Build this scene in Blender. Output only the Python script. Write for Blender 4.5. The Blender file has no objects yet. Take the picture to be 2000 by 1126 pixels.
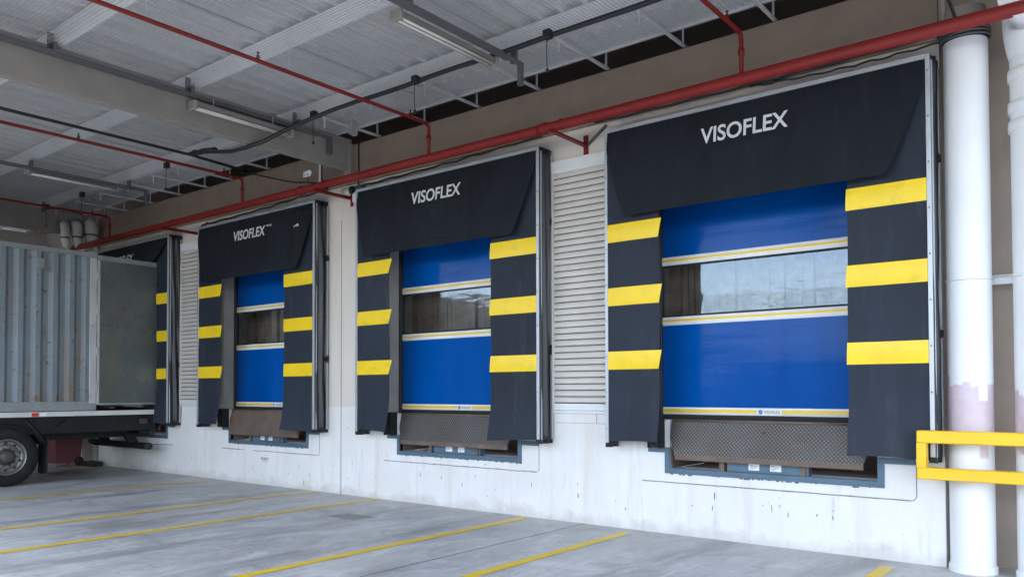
import bpy, math, random
from mathutils import Vector, Matrix, noise
R = math.radians
random.seed(7)
scene = bpy.context.scene
col = scene.collection

# ------------------------------------------------------------------ camera
cam_d = bpy.data.cameras.new('camera')
cam = bpy.data.objects.new('camera', cam_d); col.objects.link(cam)
scene.camera = cam
cam_d.sensor_width = 36.0
cam_d.lens = 36.0 * 1560.48 / 2000.0
cam_d.shift_y = 162.06 / 2000.0
cam_d.clip_start = 0.05; cam_d.clip_end = 2000.0
_y, _p, _r = R(38.4374), R(1.382), R(-0.1169)
_f = Vector((-math.sin(_y) * math.cos(_p), math.cos(_y) * math.cos(_p), math.sin(_p)))
_rt = Vector((math.cos(_y), math.sin(_y), 0)); _u = _rt.cross(_f)
_r2 = _rt * math.cos(_r) + _u * math.sin(_r); _u2 = -_rt * math.sin(_r) + _u * math.cos(_r)
_m = Matrix((_r2, _u2, -_f)).transposed().to_4x4()
_m.translation = Vector((2.6097, -8.1273, 1.6))
cam.matrix_world = _m

# ------------------------------------------------------------------ sky, sun, exposure
SUN_EL, SUN_AZ = 58.0, 200.0      # azimuth: clockwise from +Y (north)
world = bpy.data.worlds.new('World'); scene.world = world
world.use_nodes = True
wn, wl = world.node_tree.nodes, world.node_tree.links
wn.clear()
sky = wn.new('ShaderNodeTexSky'); sky.sky_type = 'NISHITA'; sky.sun_disc = False
sky.sun_elevation = R(SUN_EL); sky.sun_rotation = R(SUN_AZ)
sky.air_density = 1.0; sky.dust_density = 0.8; sky.ozone_density = 1.6
hsv = wn.new('ShaderNodeHueSaturation'); hsv.inputs['Saturation'].default_value = 0.62
bg = wn.new('ShaderNodeBackground'); bg.inputs['Strength'].default_value = 0.15
wo = wn.new('ShaderNodeOutputWorld')
wl.new(sky.outputs[0], hsv.inputs['Color']); wl.new(hsv.outputs[0], bg.inputs['Color']); wl.new(bg.outputs[0], wo.inputs['Surface'])
sun_d = bpy.data.lights.new('sun', 'SUN'); sun_d.energy = 0.7; sun_d.angle = R(12); sun_d.color = (1.0, 0.96, 0.9)
sun = bpy.data.objects.new('sun', sun_d); col.objects.link(sun)
_az = R(SUN_AZ)
_dir = Vector((math.sin(_az) * math.cos(R(SUN_EL)), math.cos(_az) * math.cos(R(SUN_EL)), math.sin(R(SUN_EL))))
sun.rotation_euler = (-_dir).to_track_quat('-Z', 'Y').to_euler()
vs = scene.view_settings
vs.view_transform = 'Standard'; vs.look = 'None'; vs.gamma = 1.0; vs.use_curve_mapping = False
vs.exposure = 2.56
scene.render.engine = 'CYCLES'
cy = scene.cycles
cy.max_bounces = 10; cy.diffuse_bounces = 6; cy.glossy_bounces = 4; cy.transmission_bounces = 8; cy.transparent_max_bounces = 8
cy.sample_clamp_indirect = 6.0
cy.use_denoising = True
try:
    cy.denoiser = 'OPENIMAGEDENOISE'
except Exception:
    pass

# ------------------------------------------------------------------ helpers
def tag(o, label=None, cat=None, group=None, kind=None):
    if label: o['label'] = label
    if cat: o['category'] = cat
    if group: o['group'] = group
    if kind: o['kind'] = kind
    return o

def thing(name, loc, label, cat, group=None, rz=0.0):
    o = bpy.data.objects.new(name, None); col.objects.link(o)
    o.empty_display_size = 0.2
    o.location = loc; o.rotation_euler = (0, 0, rz)
    return tag(o, label, cat, group)

class MB:
    """collects shapes; build() links them as ONE mesh object"""
    def __init__(self): self.v = []; self.f = []; self.m = []; self.s = []
    def add(self, vs_, fs_, mi=0, smooth=False):
        b = len(self.v); self.v += [tuple(p) for p in vs_]
        for f in fs_:
            self.f.append(tuple(b + i for i in f)); self.m.append(mi); self.s.append(smooth)
        return self
    def box(self, x0, x1, y0, y1, z0, z1, mi=0, c=0.0):
        x0, x1 = min(x0, x1), max(x0, x1); y0, y1 = min(y0, y1), max(y0, y1); z0, z1 = min(z0, z1), max(z0, z1)
        c = min(c, 0.45 * min(x1 - x0, y1 - y0, z1 - z0))
        if c <= 0:
            vs_ = [(x, y, z) for x in (x0, x1) for y in (y0, y1) for z in (z0, z1)]
            fs_ = [(0, 1, 3, 2), (4, 6, 7, 5), (0, 4, 5, 1), (2, 3, 7, 6), (0, 2, 6, 4), (1, 5, 7, 3)]
            return self.add(vs_, fs_, mi)
        X = (x0, x1); Y = (y0, y1); Z = (z0, z1); vs_ = []; idx = {}
        for i in (0, 1):
            for j in (0, 1):
                for k in (0, 1):
                    sx, sy, sz = (c if i == 0 else -c), (c if j == 0 else -c), (c if k == 0 else -c)
                    idx[i, j, k] = len(vs_)
                    vs_ += [(X[i], Y[j] + sy, Z[k] + sz), (X[i] + sx, Y[j], Z[k] + sz), (X[i] + sx, Y[j] + sy, Z[k])]
        fs_ = []
        for i in (0, 1):
            q = [idx[i, 0, 0], idx[i, 1, 0], idx[i, 1, 1], idx[i, 0, 1]]; fs_.append(tuple(q if i else q[::-1]))
            q = [idx[0, i, 0] + 1, idx[1, i, 0] + 1, idx[1, i, 1] + 1, idx[0, i, 1] + 1]; fs_.append(tuple(q[::-1] if i else q))
            q = [idx[0, 0, i] + 2, idx[1, 0, i] + 2, idx[1, 1, i] + 2, idx[0, 1, i] + 2]; fs_.append(tuple(q if i else q[::-1]))
        for a in (0, 1):
            for b in (0, 1):
                fl = lambda q, s: tuple(q if s else q[::-1])
                fs_.append(fl([idx[a, b, 0], idx[a, b, 0] + 1, idx[a, b, 1] + 1, idx[a, b, 1]], (a + b) % 2 == 0))
                fs_.append(fl([idx[a, 0, b], idx[a, 0, b] + 2, idx[a, 1, b] + 2, idx[a, 1, b]], (a + b) % 2 == 1))
                fs_.append(fl([idx[0, a, b] + 1, idx[0, a, b] + 2, idx[1, a, b] + 2, idx[1, a, b] + 1], (a + b) % 2 == 0))
                for k in (0, 1):
                    p = idx[a, b, k]; fs_.append(fl([p, p + 1, p + 2], (a + b + k) % 2 == 1))
        return self.add(vs_, fs_, mi)
    def prism(self, poly, axis, a0, a1, mi=0):
        """poly: 2D points in the plane perpendicular to axis (x: (y,z), y: (x,z), z: (x,y))"""
        n = len(poly)
        mk = {'x': lambda a, p: (a, p[0], p[1]), 'y': lambda a, p: (p[0], a, p[1]), 'z': lambda a, p: (p[0], p[1], a)}[axis]
        vs_ = [mk(a0, p) for p in poly] + [mk(a1, p) for p in poly]
        fs_ = [tuple(range(n))[::-1], tuple(range(n, 2 * n))]
        for i in range(n):
            j = (i + 1) % n; fs_.append((i, j, n + j, n + i))
        return self.add(vs_, fs_, mi)
    def tube(self, path, r, n=12, mi=0, caps=True, closed=False):
        P = [Vector(p) for p in path]; rs = r if isinstance(r, (list, tuple)) else [r] * len(P)
        vs_ = []; up = None; N = len(P)
        for i, p in enumerate(P):
            if closed: d = P[(i + 1) % N] - P[i - 1]
            elif i == 0: d = P[1] - P[0]
            elif i == N - 1: d = P[-1] - P[-2]
            else: d = (P[i + 1] - P[i]).normalized() + (P[i] - P[i - 1]).normalized()
            d.normalize()
            if up is None:
                up = Vector((0, 0, 1)) if abs(d.z) < 0.9 else Vector((0, 1, 0))
            a = d.cross(up).normalized(); b = a.cross(d).normalized(); up = b
            for k in range(n):
                t = 2 * math.pi * k / n
                vs_.append(p + a * math.cos(t) * rs[i] + b * math.sin(t) * rs[i])
        fs_ = []
        for i in range(N if closed else N - 1):
            j = (i + 1) % N
            for k in range(n):
                l = (k + 1) % n; fs_.append((i * n + k, i * n + l, j * n + l, j * n + k))
        self.add(vs_, fs_, mi, True)
        if caps and not closed:
            b = len(self.v) - N * n
            self.f += [tuple(b + k for k in range(n))[::-1], tuple(b + (N - 1) * n + k for k in range(n))]
            self.m += [mi, mi]; self.s += [False, False]
        return self
    def lathe(self, prof, centre, axis='z', n=32, mi=0, smooth=True):
        cx, cy_, cz = centre; vs_ = []; fs_ = []
        for (r, h) in prof:
            for k in range(n):
                t = 2 * math.pi * k / n; a, b = r * math.cos(t), r * math.sin(t)
                vs_.append({'z': (cx + a, cy_ + b, cz + h), 'x': (cx + h, cy_ + a, cz + b), 'y': (cx + b, cy_ + h, cz + a)}[axis])
        for i in range(len(prof) - 1):
            for k in range(n):
                l = (k + 1) % n; fs_.append((i * n + k, i * n + l, (i + 1) * n + l, (i + 1) * n + k))
        return self.add(vs_, fs_, mi, smooth)
    def grid(self, fn, nu, nv, mi=0, smooth=True):
        vs_ = [fn(i / nu, j / nv) for j in range(nv + 1) for i in range(nu + 1)]
        fs_ = [(j * (nu + 1) + i, j * (nu + 1) + i + 1, (j + 1) * (nu + 1) + i + 1, (j + 1) * (nu + 1) + i) for j in range(nv) for i in range(nu)]
        return self.add(vs_, fs_, mi, smooth)
    def sheet(self, fn, nu, nv, th, axis=1, mi=0):
        """a cloth of real thickness: smooth front and back, flat rim"""
        def off(p, s): q = list(p); q[axis] += s; return tuple(q)
        A = lambda u, v: off(fn(u, v), -th / 2)
        B = lambda u, v: off(fn(u, v), th / 2)
        self.grid(A, nu, nv, mi); self.grid(lambda u, v: B(1 - u, v), nu, nv, mi)
        loop = [(i / nu, 0) for i in range(nu)] + [(1, j / nv) for j in range(nv)] + [(1 - i / nu, 1) for i in range(nu)] + [(0, 1 - j / nv) for j in range(nv)]
        n = len(loop); vs_ = [A(*p) for p in loop] + [B(*p) for p in loop]
        return self.add(vs_, [(i, n + i, n + (i + 1) % n, (i + 1) % n) for i in range(n)], mi)
    def mesh(self, name, mats):
        me = bpy.data.meshes.new(name); me.from_pydata(self.v, [], self.f)
        for m in (mats if isinstance(mats, (list, tuple)) else [mats]): me.materials.append(m)
        me.polygons.foreach_set('material_index', self.m); me.polygons.foreach_set('use_smooth', self.s)
        me.update(); return me
    def build(self, name, mats, parent=None, solid=0.0, loc=None):
        o = bpy.data.objects.new(name, self.mesh(name, mats)); col.objects.link(o)
        if parent: o.parent = parent
        if loc: o.location = loc
        if solid:
            md = o.modifiers.new('thickness', 'SOLIDIFY'); md.thickness = solid; md.offset = 0
        return o

def link_mesh(name, me, parent=None, loc=(0, 0, 0), rot=(0, 0, 0)):
    o = bpy.data.objects.new(name, me); col.objects.link(o)
    if parent: o.parent = parent
    o.location = loc; o.rotation_euler = rot
    return o

def text_mesh(name, body, height, width, mat, extrude=0.0015, bold=0.0, spacing=1.0):
    """lettering in the XZ plane facing -Y, lower left corner at the origin"""
    cu = bpy.data.curves.new('t', 'FONT'); cu.body = body; cu.extrude = extrude; cu.offset = bold; cu.space_character = spacing
    cu.resolution_u = 6
    ob = bpy.data.objects.new('t', cu); col.objects.link(ob)
    dg = bpy.context.evaluated_depsgraph_get()
    me = bpy.data.meshes.new_from_object(ob.evaluated_get(dg))
    bpy.data.objects.remove(ob); bpy.data.curves.remove(cu)
    xs = [v.co.x for v in me.vertices]; ys = [v.co.y for v in me.vertices]
    sx = width / (max(xs) - min(xs)); sy = height / (max(ys) - min(ys)); x0, y0 = min(xs), min(ys)
    for v in me.vertices:
        v.co = Vector(((v.co.x - x0) * sx, -v.co.z, (v.co.y - y0) * sy))
    me.materials.clear(); me.materials.append(mat); me.name = name
    return me

# ------------------------------------------------------------------ materials
class NT:
    def __init__(self, name):
        self.mat = bpy.data.materials.new(name); self.mat.use_nodes = True
        self.n = self.mat.node_tree.nodes; self.l = self.mat.node_tree.links
        self.b = self.n['Principled BSDF']
        g = self.n.new('ShaderNodeNewGeometry'); self.pos = g.outputs['Position']
    def node(self, t, **kw):
        nd = self.n.new(t)
        for k, v in kw.items(): setattr(nd, k, v)
        return nd
    def link(self, a, b): self.l.new(a, b)
    def scaled(self, s):
        m = self.node('ShaderNodeMapping'); m.inputs['Scale'].default_value = s
        self.link(self.pos, m.inputs['Vector']); return m.outputs['Vector']
    def noise(self, scale, detail=6, rough=0.6, vec=None, dist=0.0):
        t = self.node('ShaderNodeTexNoise'); t.inputs['Scale'].default_value = scale; t.inputs['Detail'].default_value = detail
        t.inputs['Roughness'].default_value = rough; t.inputs['Distortion'].default_value = dist
        self.link(vec if vec is not None else self.pos, t.inputs['Vector']); return t.outputs['Fac']
    def ramp(self, fac, a, b, va=0.0, vb=1.0):
        m = self.node('ShaderNodeMapRange'); m.inputs['From Min'].default_value = a; m.inputs['From Max'].default_value = b
        m.inputs['To Min'].default_value = va; m.inputs['To Max'].default_value = vb
        self.link(fac, m.inputs['Value']); return m.outputs['Result']
    def math(self, op, a, b=None):
        m = self.node('ShaderNodeMath', operation=op)
        for i, q in enumerate((a, b)):
            if q is None: continue
            if isinstance(q, (int, float)): m.inputs[i].default_value = q
            else: self.link(q, m.inputs[i])
        return m.outputs[0]
    def mix(self, fac, a, b, mode='MIX'):
        m = self.node('ShaderNodeMix', data_type='RGBA', blend_type=mode)
        if isinstance(fac, (int, float)): m.inputs[0].default_value = fac
        else: self.link(fac, m.inputs[0])
        for i, q in ((6, a), (7, b)):
            if isinstance(q, (tuple, list)): m.inputs[i].default_value = (*q[:3], 1)
            else: self.link(q, m.inputs[i])
        return m.outputs[2]
    def xyz(self):
        s = self.node('ShaderNodeSeparateXYZ'); self.link(self.pos, s.inputs[0]); return s.outputs
    def color(self, c):
        if isinstance(c, (tuple, list)): self.b.inputs['Base Color'].default_value = (*c[:3], 1)
        else: self.link(c, self.b.inputs['Base Color'])
    def set(self, k, v):
        if isinstance(v, (int, float)): self.b.inputs[k].default_value = v
        else: self.link(v, self.b.inputs[k])
    def bump(self, h, strength=0.3, dist=0.01):
        b = self.node('ShaderNodeBump'); b.inputs['Strength'].default_value = strength; b.inputs['Distance'].default_value = dist
        self.link(h, b.inputs['Height']); self.link(b.outputs[0], self.b.inputs['Normal'])

def paint(name, c, rough=0.5, metal=0.0, var=0.12, scale=3.0, dirt=None, dirt_amt=0.0, dscale=6.0, bump=0.0, bscale=60, streak=False, coat=0.0, spec=0.5):
    t = NT(name)
    n1 = t.noise(scale, 5, 0.6)
    lo = tuple(max(0, q * (1 - var)) for q in c); hi = tuple(min(1, q * (1 + var)) for q in c)
    cc = t.mix(t.ramp(n1, 0.3, 0.7), lo, hi)
    rr = t.ramp(n1, 0.25, 0.75, max(0.03, rough - 0.08), min(1, rough + 0.08))
    if dirt:
        v = t.scaled((1, 1, 0.12)) if streak else None
        d = t.noise(dscale, 8, 0.68, v)
        cc = t.mix(t.ramp(d, 0.56, 0.78, 0, dirt_amt), cc, dirt)
    t.color(cc); t.set('Roughness', rr); t.set('Metallic', metal); t.set('Coat Weight', coat); t.set('Specular IOR Level', spec)
    if bump: t.bump(t.noise(bscale, 4, 0.6), bump, 0.004)
    return t.mat

M = {}
def wall_white():
    t = NT('white_wall_paint')
    base = t.mix(t.ramp(t.noise(1.3, 5), 0.3, 0.7), (0.735, 0.72, 0.705), (0.82, 0.81, 0.80))
    streak = t.noise(2.2, 9, 0.62, t.scaled((1.6, 1.6, 0.10)))
    base = t.mix(t.ramp(streak, 0.52, 0.74, 0, 0.5), base, (0.60, 0.50, 0.42))
    s2 = t.noise(9, 8, 0.7, t.scaled((1.0, 1.0, 0.07)))
    patch = t.ramp(t.noise(1.3, 3), 0.46, 0.58)
    base = t.mix(t.math('MULTIPLY', t.ramp(s2, 0.53, 0.70, 0, 0.42), patch), base, (0.40, 0.36, 0.33))
    # grime splashed up from the floor, uneven
    z = t.xyz()[2]
    hgt = t.ramp(t.noise(2.5, 6, 0.7), 0.3, 0.75, 0.02, 0.28)
    base = t.mix(t.math('MULTIPLY', t.ramp(t.math('SUBTRACT', hgt, z), 0.0, 0.12), 0.42), base, (0.42, 0.37, 0.33))
    vs_ = t.node('ShaderNodeTexVoronoi'); vs_.inputs['Scale'].default_value = 5.5; vs_.inputs['Randomness'].default_value = 1.0
    t.link(t.scaled((1, 1, 0.55)), vs_.inputs['Vector'])
    chip = t.math('MULTIPLY', t.ramp(vs_.outputs['Distance'], 0.035, 0.06, 1, 0), t.ramp(t.noise(1.7, 4), 0.5, 0.58))
    base = t.mix(t.math('MULTIPLY', chip, 0.8), base, (0.17, 0.16, 0.16))
    t.color(base); t.set('Roughness', 0.72)
    t.bump(t.noise(22, 7, 0.65), 0.25, 0.006)
    return t.mat
def wall_beige():
    t = NT('beige_wall_paint')
    base = t.mix(t.ramp(t.noise(0.8, 6), 0.3, 0.7), (0.67, 0.605, 0.54), (0.74, 0.68, 0.615))
    streak = t.noise(2.0, 8, 0.65, t.scaled((1.4, 1.4, 0.15)))
    base = t.mix(t.ramp(streak, 0.55, 0.80, 0, 0.4), base, (0.34, 0.28, 0.22))
    t.color(base); t.set('Roughness', 0.8); t.bump(t.noise(35, 6, 0.7), 0.25, 0.005)
    return t.mat
def floor_mat():
    t = NT('worn_concrete')
    a = t.noise(0.35, 7, 0.6); b = t.noise(1.6, 9, 0.68, t.scaled((1.0, 0.45, 1)), 0.6); c = t.noise(14, 8, 0.7)
    base = t.mix(t.ramp(a, 0.32, 0.68), (0.48, 0.48, 0.48), (0.70, 0.70, 0.70))
    base = t.mix(t.ramp(b, 0.47, 0.70, 0, 0.55), base, (0.30, 0.305, 0.31))
    base = t.mix(t.ramp(t.noise(0.9, 6, 0.6, t.scaled((1.7, 0.4, 1)), 0.8), 0.56, 0.72, 0, 0.5), base, (0.78, 0.79, 0.79))
    base = t.mix(t.ramp(c, 0.45, 0.75, 0, 0.35), base, (0.34, 0.34, 0.345))
    sw = t.noise(0.75, 9, 0.72, t.scaled((1.0, 0.55, 1)), 1.6)
    base = t.mix(t.ramp(sw, 0.50, 0.62, 0, 0.50), base, (0.28, 0.28, 0.285))
    sw2 = t.noise(2.3, 9, 0.75, t.scaled((0.9, 0.5, 1)), 1.2)
    base = t.mix(t.ramp(sw2, 0.50, 0.62, 0, 0.55), base, (0.80, 0.81, 0.82))
    dy = t.math('ADD', t.xyz()[1], t.ramp(t.noise(1.4, 6, 0.7), 0.3, 0.7, -0.7, 0.7))
    base = t.mix(t.ramp(dy, -1.7, 0.1, 0, 0.5), base, (0.33, 0.31, 0.285))
    xx = t.xyz()[0]
    wv = t.math('ADD', xx, t.ramp(t.noise(0.25, 2), 0.3, 0.7, -0.25, 0.25))
    trk = None
    for cx_ in (-0.9, 0.55, -5.4, -3.95, -9.9, -8.3, -12.9, -14.5):
        q = t.ramp(t.math('ABSOLUTE', t.math('SUBTRACT', wv, cx_)), 0.10, 0.24, 1, 0)
        trk = q if trk is None else t.math('MAXIMUM', trk, q)
    base = t.mix(t.math('MULTIPLY', trk, t.ramp(t.noise(1.1, 8, 0.75, t.scaled((2.5, 0.5, 1))), 0.38, 0.60, 0, 0.55)), base, (0.19, 0.19, 0.195))
    fs_ = t.noise(6.0, 9, 0.78, t.scaled((2.6, 0.22, 1)), 0.2)
    base = t.mix(t.ramp(fs_, 0.50, 0.66, 0, 0.40), base, (0.30, 0.295, 0.29))
    ol2 = t.noise(5.5, 4, 0.5, t.scaled((0.55, 1.0, 1)), 0.3)
    base = t.mix(t.math('MULTIPLY', t.ramp(ol2, 0.68, 0.72, 0, 0.7), t.ramp(t.noise(0.5, 3), 0.48, 0.56)), base, (0.13, 0.13, 0.135))
    # oil drips
    o1 = t.noise(2.4, 5, 0.55, t.scaled((0.6, 1.0, 1)), 0.4)
    base = t.mix(t.ramp(o1, 0.69, 0.75, 0, 0.65), base, (0.12, 0.12, 0.13))
    t.color(base)
    t.set('Roughness', t.ramp(b, 0.35, 0.7, 0.55, 0.30))
    t.bump(t.noise(40, 8, 0.75), 0.18, 0.004)
    return t.mat
def line_paint():
    t = NT('yellow_line_paint')
    base = t.mix(t.ramp(t.noise(5, 6), 0.3, 0.7), (0.88, 0.58, 0.02), (0.94, 0.66, 0.03))
    w = t.noise(7, 9, 0.75)
    y = t.xyz()[1]
    fade = t.ramp(t.math('ABSOLUTE', t.math('ADD', y, t.ramp(t.noise(1.1, 3), 0.3, 0.7, -0.6, 0.6))), 0.2, 2.2, 0.10, -0.08)
    base = t.mix(t.ramp(t.math('ADD', w, fade), 0.56, 0.72, 0, 0.5), base, (0.55, 0.50, 0.40))
    t.color(base); t.set('Roughness', 0.55); return t.mat
def galv(name, c, rough=0.45, metal=0.35):
    t = NT(name)
    v = t.node('ShaderNodeTexVoronoi'); v.inputs['Scale'].default_value = 28; t.link(t.pos, v.inputs['Vector'])
    sp = t.mix(0.10, t.mix(t.ramp(t.noise(0.7, 5), 0.3, 0.7), tuple(q * 0.85 for q in c), tuple(min(1, q * 1.12) for q in c)), v.outputs['Color'])
    hs = t.node('ShaderNodeHueSaturation'); hs.inputs['Saturation'].default_value = 0.35; t.link(sp, hs.inputs['Color'])
    t.color(hs.outputs[0]); t.set('Roughness', rough); t.set('Metallic', metal); return t.mat
def curtain_fabric(name='black_pvc_curtain', k=1.4):
    t = NT(name)
    n = t.noise(1.2, 6, 0.6, t.scaled((1, 1, 0.35)))
    base = t.mix(t.ramp(n, 0.3, 0.72), tuple(k * q for q in (0.0125, 0.016, 0.0235)), tuple(k * q for q in (0.0235, 0.0295, 0.042)))
    d = t.noise(4, 8, 0.7, t.scaled((1.5, 1.5, 0.2)))
    base = t.mix(t.ramp(d, 0.54, 0.76, 0, 0.38), base, tuple(k * q for q in (0.062, 0.067, 0.076)))
    t.color(base); t.set('Roughness', t.ramp(n, 0.3, 0.7, 0.5, 0.66)); t.set('Specular IOR Level', 0.18)
    fine = t.noise(260, 2, 0.5)
    fold = t.noise(5, 3, 0.5, t.scaled((1.6, 1.6, 0.25)))
    rip = t.noise(2.4, 4, 0.55, t.scaled((0.5, 0.5, 3.2)))
    t.bump(t.math('ADD', t.math('ADD', t.math('MULTIPLY', fine, 0.02), fold), t.math('MULTIPLY', rip, 0.8)), 0.5, 0.014)
    return t.mat
def checker_plate():
    t = NT('checker_plate_steel')
    x, y, z = t.xyz()
    s = 25.0
    u = t.math('MULTIPLY', t.math('ADD', x, z), s); v = t.math('MULTIPLY', t.math('SUBTRACT', x, z), s)
    fu = t.math('FRACT', u); fv = t.math('FRACT', v)
    cu_, cv = t.math('FLOOR', u), t.math('FLOOR', v)
    par = t.math('FLOORED_MODULO', t.math('ADD', cu_, cv), 2.0)
    du = t.math('ABSOLUTE', t.math('SUBTRACT', fu, 0.5)); dv = t.math('ABSOLUTE', t.math('SUBTRACT', fv, 0.5))
    def lens(a, b):   # elongated lozenge
        return t.ramp(t.math('ADD', t.math('MULTIPLY', a, 1.0), t.math('MULTIPLY', b, 2.6)), 0.40, 0.52, 1, 0)
    h = t.math('ADD', t.math('MULTIPLY', lens(du, dv), par), t.math('MULTIPLY', lens(dv, du), t.math('SUBTRACT', 1.0, par)))
    rust = t.noise(1.7, 8, 0.7)
    base = t.mix(t.ramp(rust, 0.36, 0.66), (0.068, 0.064, 0.062), (0.065, 0.05, 0.04))
    base = t.mix(t.math('MULTIPLY', h, 0.7), base, (0.34, 0.33, 0.32))
    base = t.mix(t.ramp(t.noise(3.1, 7, 0.7), 0.58, 0.76, 0, 0.6), base, (0.14, 0.075, 0.045))
    t.color(base); t.set('Metallic', 0.35); t.set('Roughness', t.ramp(rust, 0.3, 0.7, 0.34, 0.55))
    t.bump(h, 0.8, 0.004); return t.mat
def container_paint():
    t = NT('container_paint')
    base = t.mix(t.ramp(t.noise(1.0, 6), 0.3, 0.7), (0.145, 0.178, 0.20), (0.20, 0.24, 0.265))
    st = t.noise(2.6, 8, 0.7, t.scaled((1, 1, 0.12)))
    base = t.mix(t.ramp(st, 0.55, 0.8, 0, 0.5), base, (0.20, 0.22, 0.235))
    z = t.xyz()[2]
    low = t.ramp(t.math('ADD', z, t.ramp(t.noise(4.0, 8, 0.75), 0.25, 0.75, 0.45, -0.45)), 1.36, 1.60, 1, 0)
    base = t.mix(t.math('MULTIPLY', low, t.ramp(t.noise(7, 8, 0.7), 0.50, 0.60)), base, (0.17, 0.10, 0.06))
    base = t.mix(t.ramp(t.noise(8.5, 8, 0.72), 0.585, 0.63), base, (0.17, 0.085, 0.045))
    rn = t.noise(5.5, 7, 0.7, t.scaled((1, 1, 0.10)))
    base = t.mix(t.math('MULTIPLY', t.ramp(rn, 0.50, 0.64), t.ramp(z, 1.4, 2.9, 0.85, 0.20)), base, (0.22, 0.13, 0.075))
    t.color(base); t.set('Roughness', 0.5); t.bump(t.noise(30, 5, 0.6), 0.15, 0.004); return t.mat
def door_steel():
    t = NT('container_door_paint')
    base = t.mix(t.ramp(t.noise(1.2, 6), 0.3, 0.7), (0.075, 0.09, 0.094), (0.125, 0.145, 0.148))
    st = t.noise(2.2, 8, 0.7, t.scaled((1, 1.2, 0.15)))
    base = t.mix(t.ramp(st, 0.5, 0.78, 0, 0.5), base, (0.15, 0.13, 0.075))
    base = t.mix(t.ramp(t.noise(9, 8, 0.75), 0.575, 0.63, 0, 0.9), base, (0.14, 0.07, 0.035))
    base = t.mix(t.ramp(t.noise(3.5, 7, 0.7, t.scaled((1, 1, 0.12))), 0.53, 0.68, 0, 0.6), base, (0.20, 0.125, 0.05))
    t.color(base); t.set('Roughness', 0.33); t.bump(t.noise(12, 5, 0.6), 0.2, 0.008); return t.mat
def glossy_blue():
    t = NT('blue_pvc_door')
    n = t.noise(1.5, 4, 0.5, t.scaled((1.3, 1, 0.35)))
    t.color(t.mix(t.ramp(n, 0.3, 0.7), (0.0006, 0.066, 0.30), (0.0008, 0.088, 0.38)))
    t.set('Roughness', 0.16); t.set('Specular IOR Level', 0.12)
    t.bump(t.math('ADD', t.noise(2.6, 4, 0.55, t.scaled((1.8, 1, 0.45))), t.math('MULTIPLY', t.noise(3, 3, 0.5, t.scaled((0.25, 1, 3.0))), 0.35)), 0.28, 0.02); return t.mat
def clear_pvc():
    t = NT('clear_pvc_window')
    t.color((0.78, 0.78, 0.77)); t.b.inputs['Specular Tint'].default_value = (0.62, 0.80, 1.0, 1); t.set('Roughness', 0.015); t.set('Transmission Weight', 1.0); t.set('IOR', 1.6)  # blue of the mirrored sky put into the specular tint
    
    t.bump(t.noise(2.2, 4, 0.55, t.scaled((0.6, 1, 2.2))), 0.22, 0.012); return t.mat
def pipe_white():
    t = NT('white_pipe_paint')
    base = t.mix(t.ramp(t.noise(1.5, 5), 0.3, 0.7), (0.75, 0.76, 0.78), (0.82, 0.825, 0.835))
    st = t.noise(3, 8, 0.7, t.scaled((1, 1, 0.08)))
    base = t.mix(t.ramp(st, 0.60, 0.82, 0, 0.5), base, (0.50, 0.46, 0.42))
    # bare pinkish patch where the paint was scraped off between about 1.25 and 1.75 m
    z = t.xyz()[2]
    wn_ = t.node('ShaderNodeTexWhiteNoise', noise_dimensions='1D')
    t.link(t.math('FLOOR', t.math('MULTIPLY', t.xyz()[0], 17.0)), wn_.inputs['W'])
    zz = t.math('ADD', z, t.math('ADD', t.math('MULTIPLY', t.math('SUBTRACT', wn_.outputs['Value'], 0.5), 0.30), t.ramp(t.noise(14, 5, 0.6), 0.3, 0.7, -0.03, 0.03)))
    band = t.math('MULTIPLY', t.ramp(zz, 1.08, 1.10), t.ramp(zz, 1.58, 1.60, 1, 0))
    base = t.mix(t.math('MULTIPLY', band, 0.9), base, t.mix(t.ramp(t.noise(9, 6), 0.3, 0.7), (0.56, 0.43, 0.49), (0.64, 0.53, 0.58)))
    ch = t.noise(16, 6, 0.7)
    base = t.mix(t.ramp(ch, 0.70, 0.74), base, (0.30, 0.28, 0.27))
    t.color(base); t.set('Roughness', 0.42); return t.mat

M['white_wall'] = wall_white(); M['beige_wall'] = wall_beige(); M['floor'] = floor_mat(); M['recess'] = paint('taupe_recess_paint', (0.46, 0.39, 0.33), 0.8, var=0.1, dirt=(0.25, 0.2, 0.16), dirt_amt=0.5, streak=True, bump=0.2); M['brown'] = paint('brown_beam_paint', (0.265, 0.20, 0.15), 0.85, var=0.14, dirt=(0.17, 0.14, 0.11), dirt_amt=0.5, dscale=3, bump=0.2); M['line'] = line_paint()
M['roof'] = galv('galvanised_roof_sheet', (0.66, 0.655, 0.645), 0.5, 0.05)
M['purlin'] = galv('galvanised_purlin', (0.88, 0.88, 0.88), 0.5, 0.0)
M['net'] = paint('net_wire', (0.42, 0.43, 0.44), 0.5, 0.4)
M['beam'] = paint('beam_paint', (0.29, 0.265, 0.23), 0.7, dirt=(0.3, 0.26, 0.2), dirt_amt=0.3, bump=0.1)
M['rail'] = galv('strut_steel', (0.60, 0.61, 0.62), 0.45, 0.3)
M['red'] = paint('red_pipe_paint', (0.195, 0.015, 0.013), 0.5, dirt=(0.12, 0.03, 0.025), dirt_amt=0.5, var=0.15, spec=0.25)
M['black'] = paint('black_plastic', (0.018, 0.019, 0.022), 0.45)
M['dark'] = paint('dark_eave_block', (0.16, 0.13, 0.11), 0.9)
M['tray'] = paint('grey_tray_paint', (0.13, 0.13, 0.135), 0.5, 0.2)
M['lamp'] = paint('lamp_housing_enamel', (0.31, 0.29, 0.25), 0.5, dirt=(0.3, 0.27, 0.2), dirt_amt=0.5)
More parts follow.
